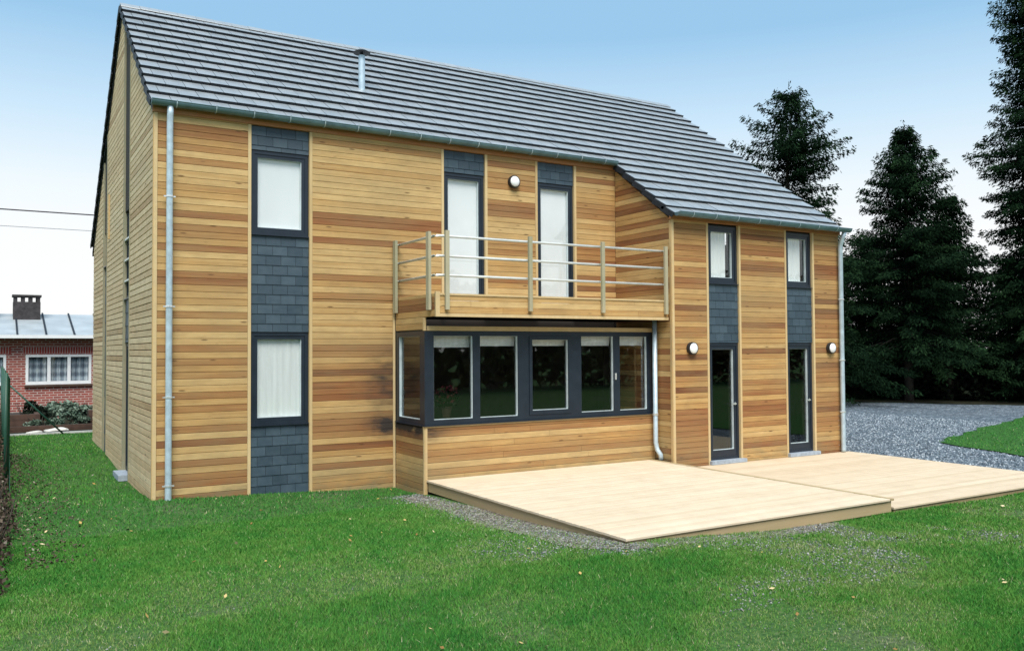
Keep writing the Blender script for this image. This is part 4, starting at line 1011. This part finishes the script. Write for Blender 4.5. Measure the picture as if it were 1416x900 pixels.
def pebbles(n, fn, size, name, label, mat=MPEBBLE):
    x, y = fn(n); m_ = len(x); s_ = size*rg.uniform(.5, 1.4, m_); z = gz(x, y)
    base = np.array([(1,0,0),(-.5,.87,0),(-.5,-.87,0),(0,0,.9),(0,0,-.6)]); a = rg.uniform(0, 6.28, m_); c_, q = np.cos(a), np.sin(a)
    sx, sy, sz = s_*rg.uniform(.7, 1.3, m_), s_*rg.uniform(.6, 1.1, m_), s_*rg.uniform(.4, .9, m_)
    P = base[None]*np.stack([sx, sy, sz], -1)[:, None, :]; Xr = P[..., 0]*c_[:, None]-P[..., 1]*q[:, None]; Yr = P[..., 0]*q[:, None]+P[..., 1]*c_[:, None]
    V = np.stack([Xr+x[:, None], Yr+y[:, None], P[..., 2]+z[:, None]+s_[:, None]*.25], -1).reshape(-1, 3)
    f = np.array([(0,1,3),(1,2,3),(2,0,3),(1,0,4),(2,1,4),(0,2,4)]); F = (f[None]+5*np.arange(m_)[:, None, None]).reshape(-1, 3)
    o = link(name, raw_mesh(name, V, F, mat, np.repeat(np.clip(rg.normal(.5, .25, m_), 0, 1), 6)), kind='stuff'); o['label'] = label
def near_deck(n):
    x, y = sample(n, 2.5, 9, -8.5, -1.0); k = ~house_area(x, y) & visible(x, y); x, y = x[k], y[k]; k = rg.random(len(x)) < np.clip(bare(x, y)-.25, 0, 1)**1.3; return x[k], y[k]
pebbles(60000, near_deck, .014, 'gravel', 'grey gravel strip along the edge of the raised deck')
def lawn_peb(n):
    x, y = sample(n, -2.5, 12, -11, -5); k = ~house_area(x, y) & visible(x, y); x, y = x[k], y[k]; k = rg.random(len(x)) < np.clip(bare(x, y)-.45, 0, 1); return x[k], y[k]
pebbles(14000, lawn_peb, .009, 'pebbles', 'small pale pebbles in the thin patches of lawn')
def drive_peb(n):
    x, y = sample(n, 13.4, 24, -7, 9); k = ~inside(ISLAND, x, y) & visible(x, y) & ~((x < 13.8) & (y < 0)); return x[k], y[k]
pebbles(60000, drive_peb, .030, 'gravel', 'loose blue-grey stones on the gravel drive', leafmat('blue_stones', ((0, (0.05, 0.066, 0.082)), (0.5, (0.13, 0.165, 0.195)), (1, (0.48, 0.53, 0.57))), .8))
def fallen(n):
    x, y = sample(n, -2.4, 12, -11.5, 4); k = ~house_area(x, y) & visible(x, y); x, y = x[k], y[k]; k = rg.random(len(x)) < np.where(x < -.6, 1.0, .55); x, y = x[k], y[k]
    return x, y
x, y = fallen(330); P = np.stack([x, y, gz(x, y)+.035], -1); n = len(P)
V, F = leaf_cloud(n, lambda g_, n_: P, .055, rg, 2.5)
o = link('fallen_leaves', raw_mesh('fallen_leaves', V, F, MDEADLEAF, rg.random(n)), kind='stuff'); o['label'] = 'pale yellow fallen leaves scattered on the lawn'
k = 1500; y = rg.uniform(-3.5, 7, k); x = -1.75+np.abs(rg.normal(0, .42, k))*np.clip(1.3-np.abs(y-1)/7, .3, 1); P2 = np.stack([x, y, gz(x, y)+.03], -1); m2 = visible(x, y); P2 = P2[m2]
V, F = leaf_cloud(len(P2), lambda g_, n_: P2, .045, rg, 2.0)
o = link('leaf_drift', raw_mesh('leaf_drift', V, F, MBROWNLEAF, np.clip(rg.normal(.5, .25, len(F)), 0, 1)), kind='stuff'); o['label'] = 'brown leaves drifted along the foot of the hedge'
print('planks', len(PLK), 'tiles', len(TILES), 'conifer quads', NQ, 'blades', NB)
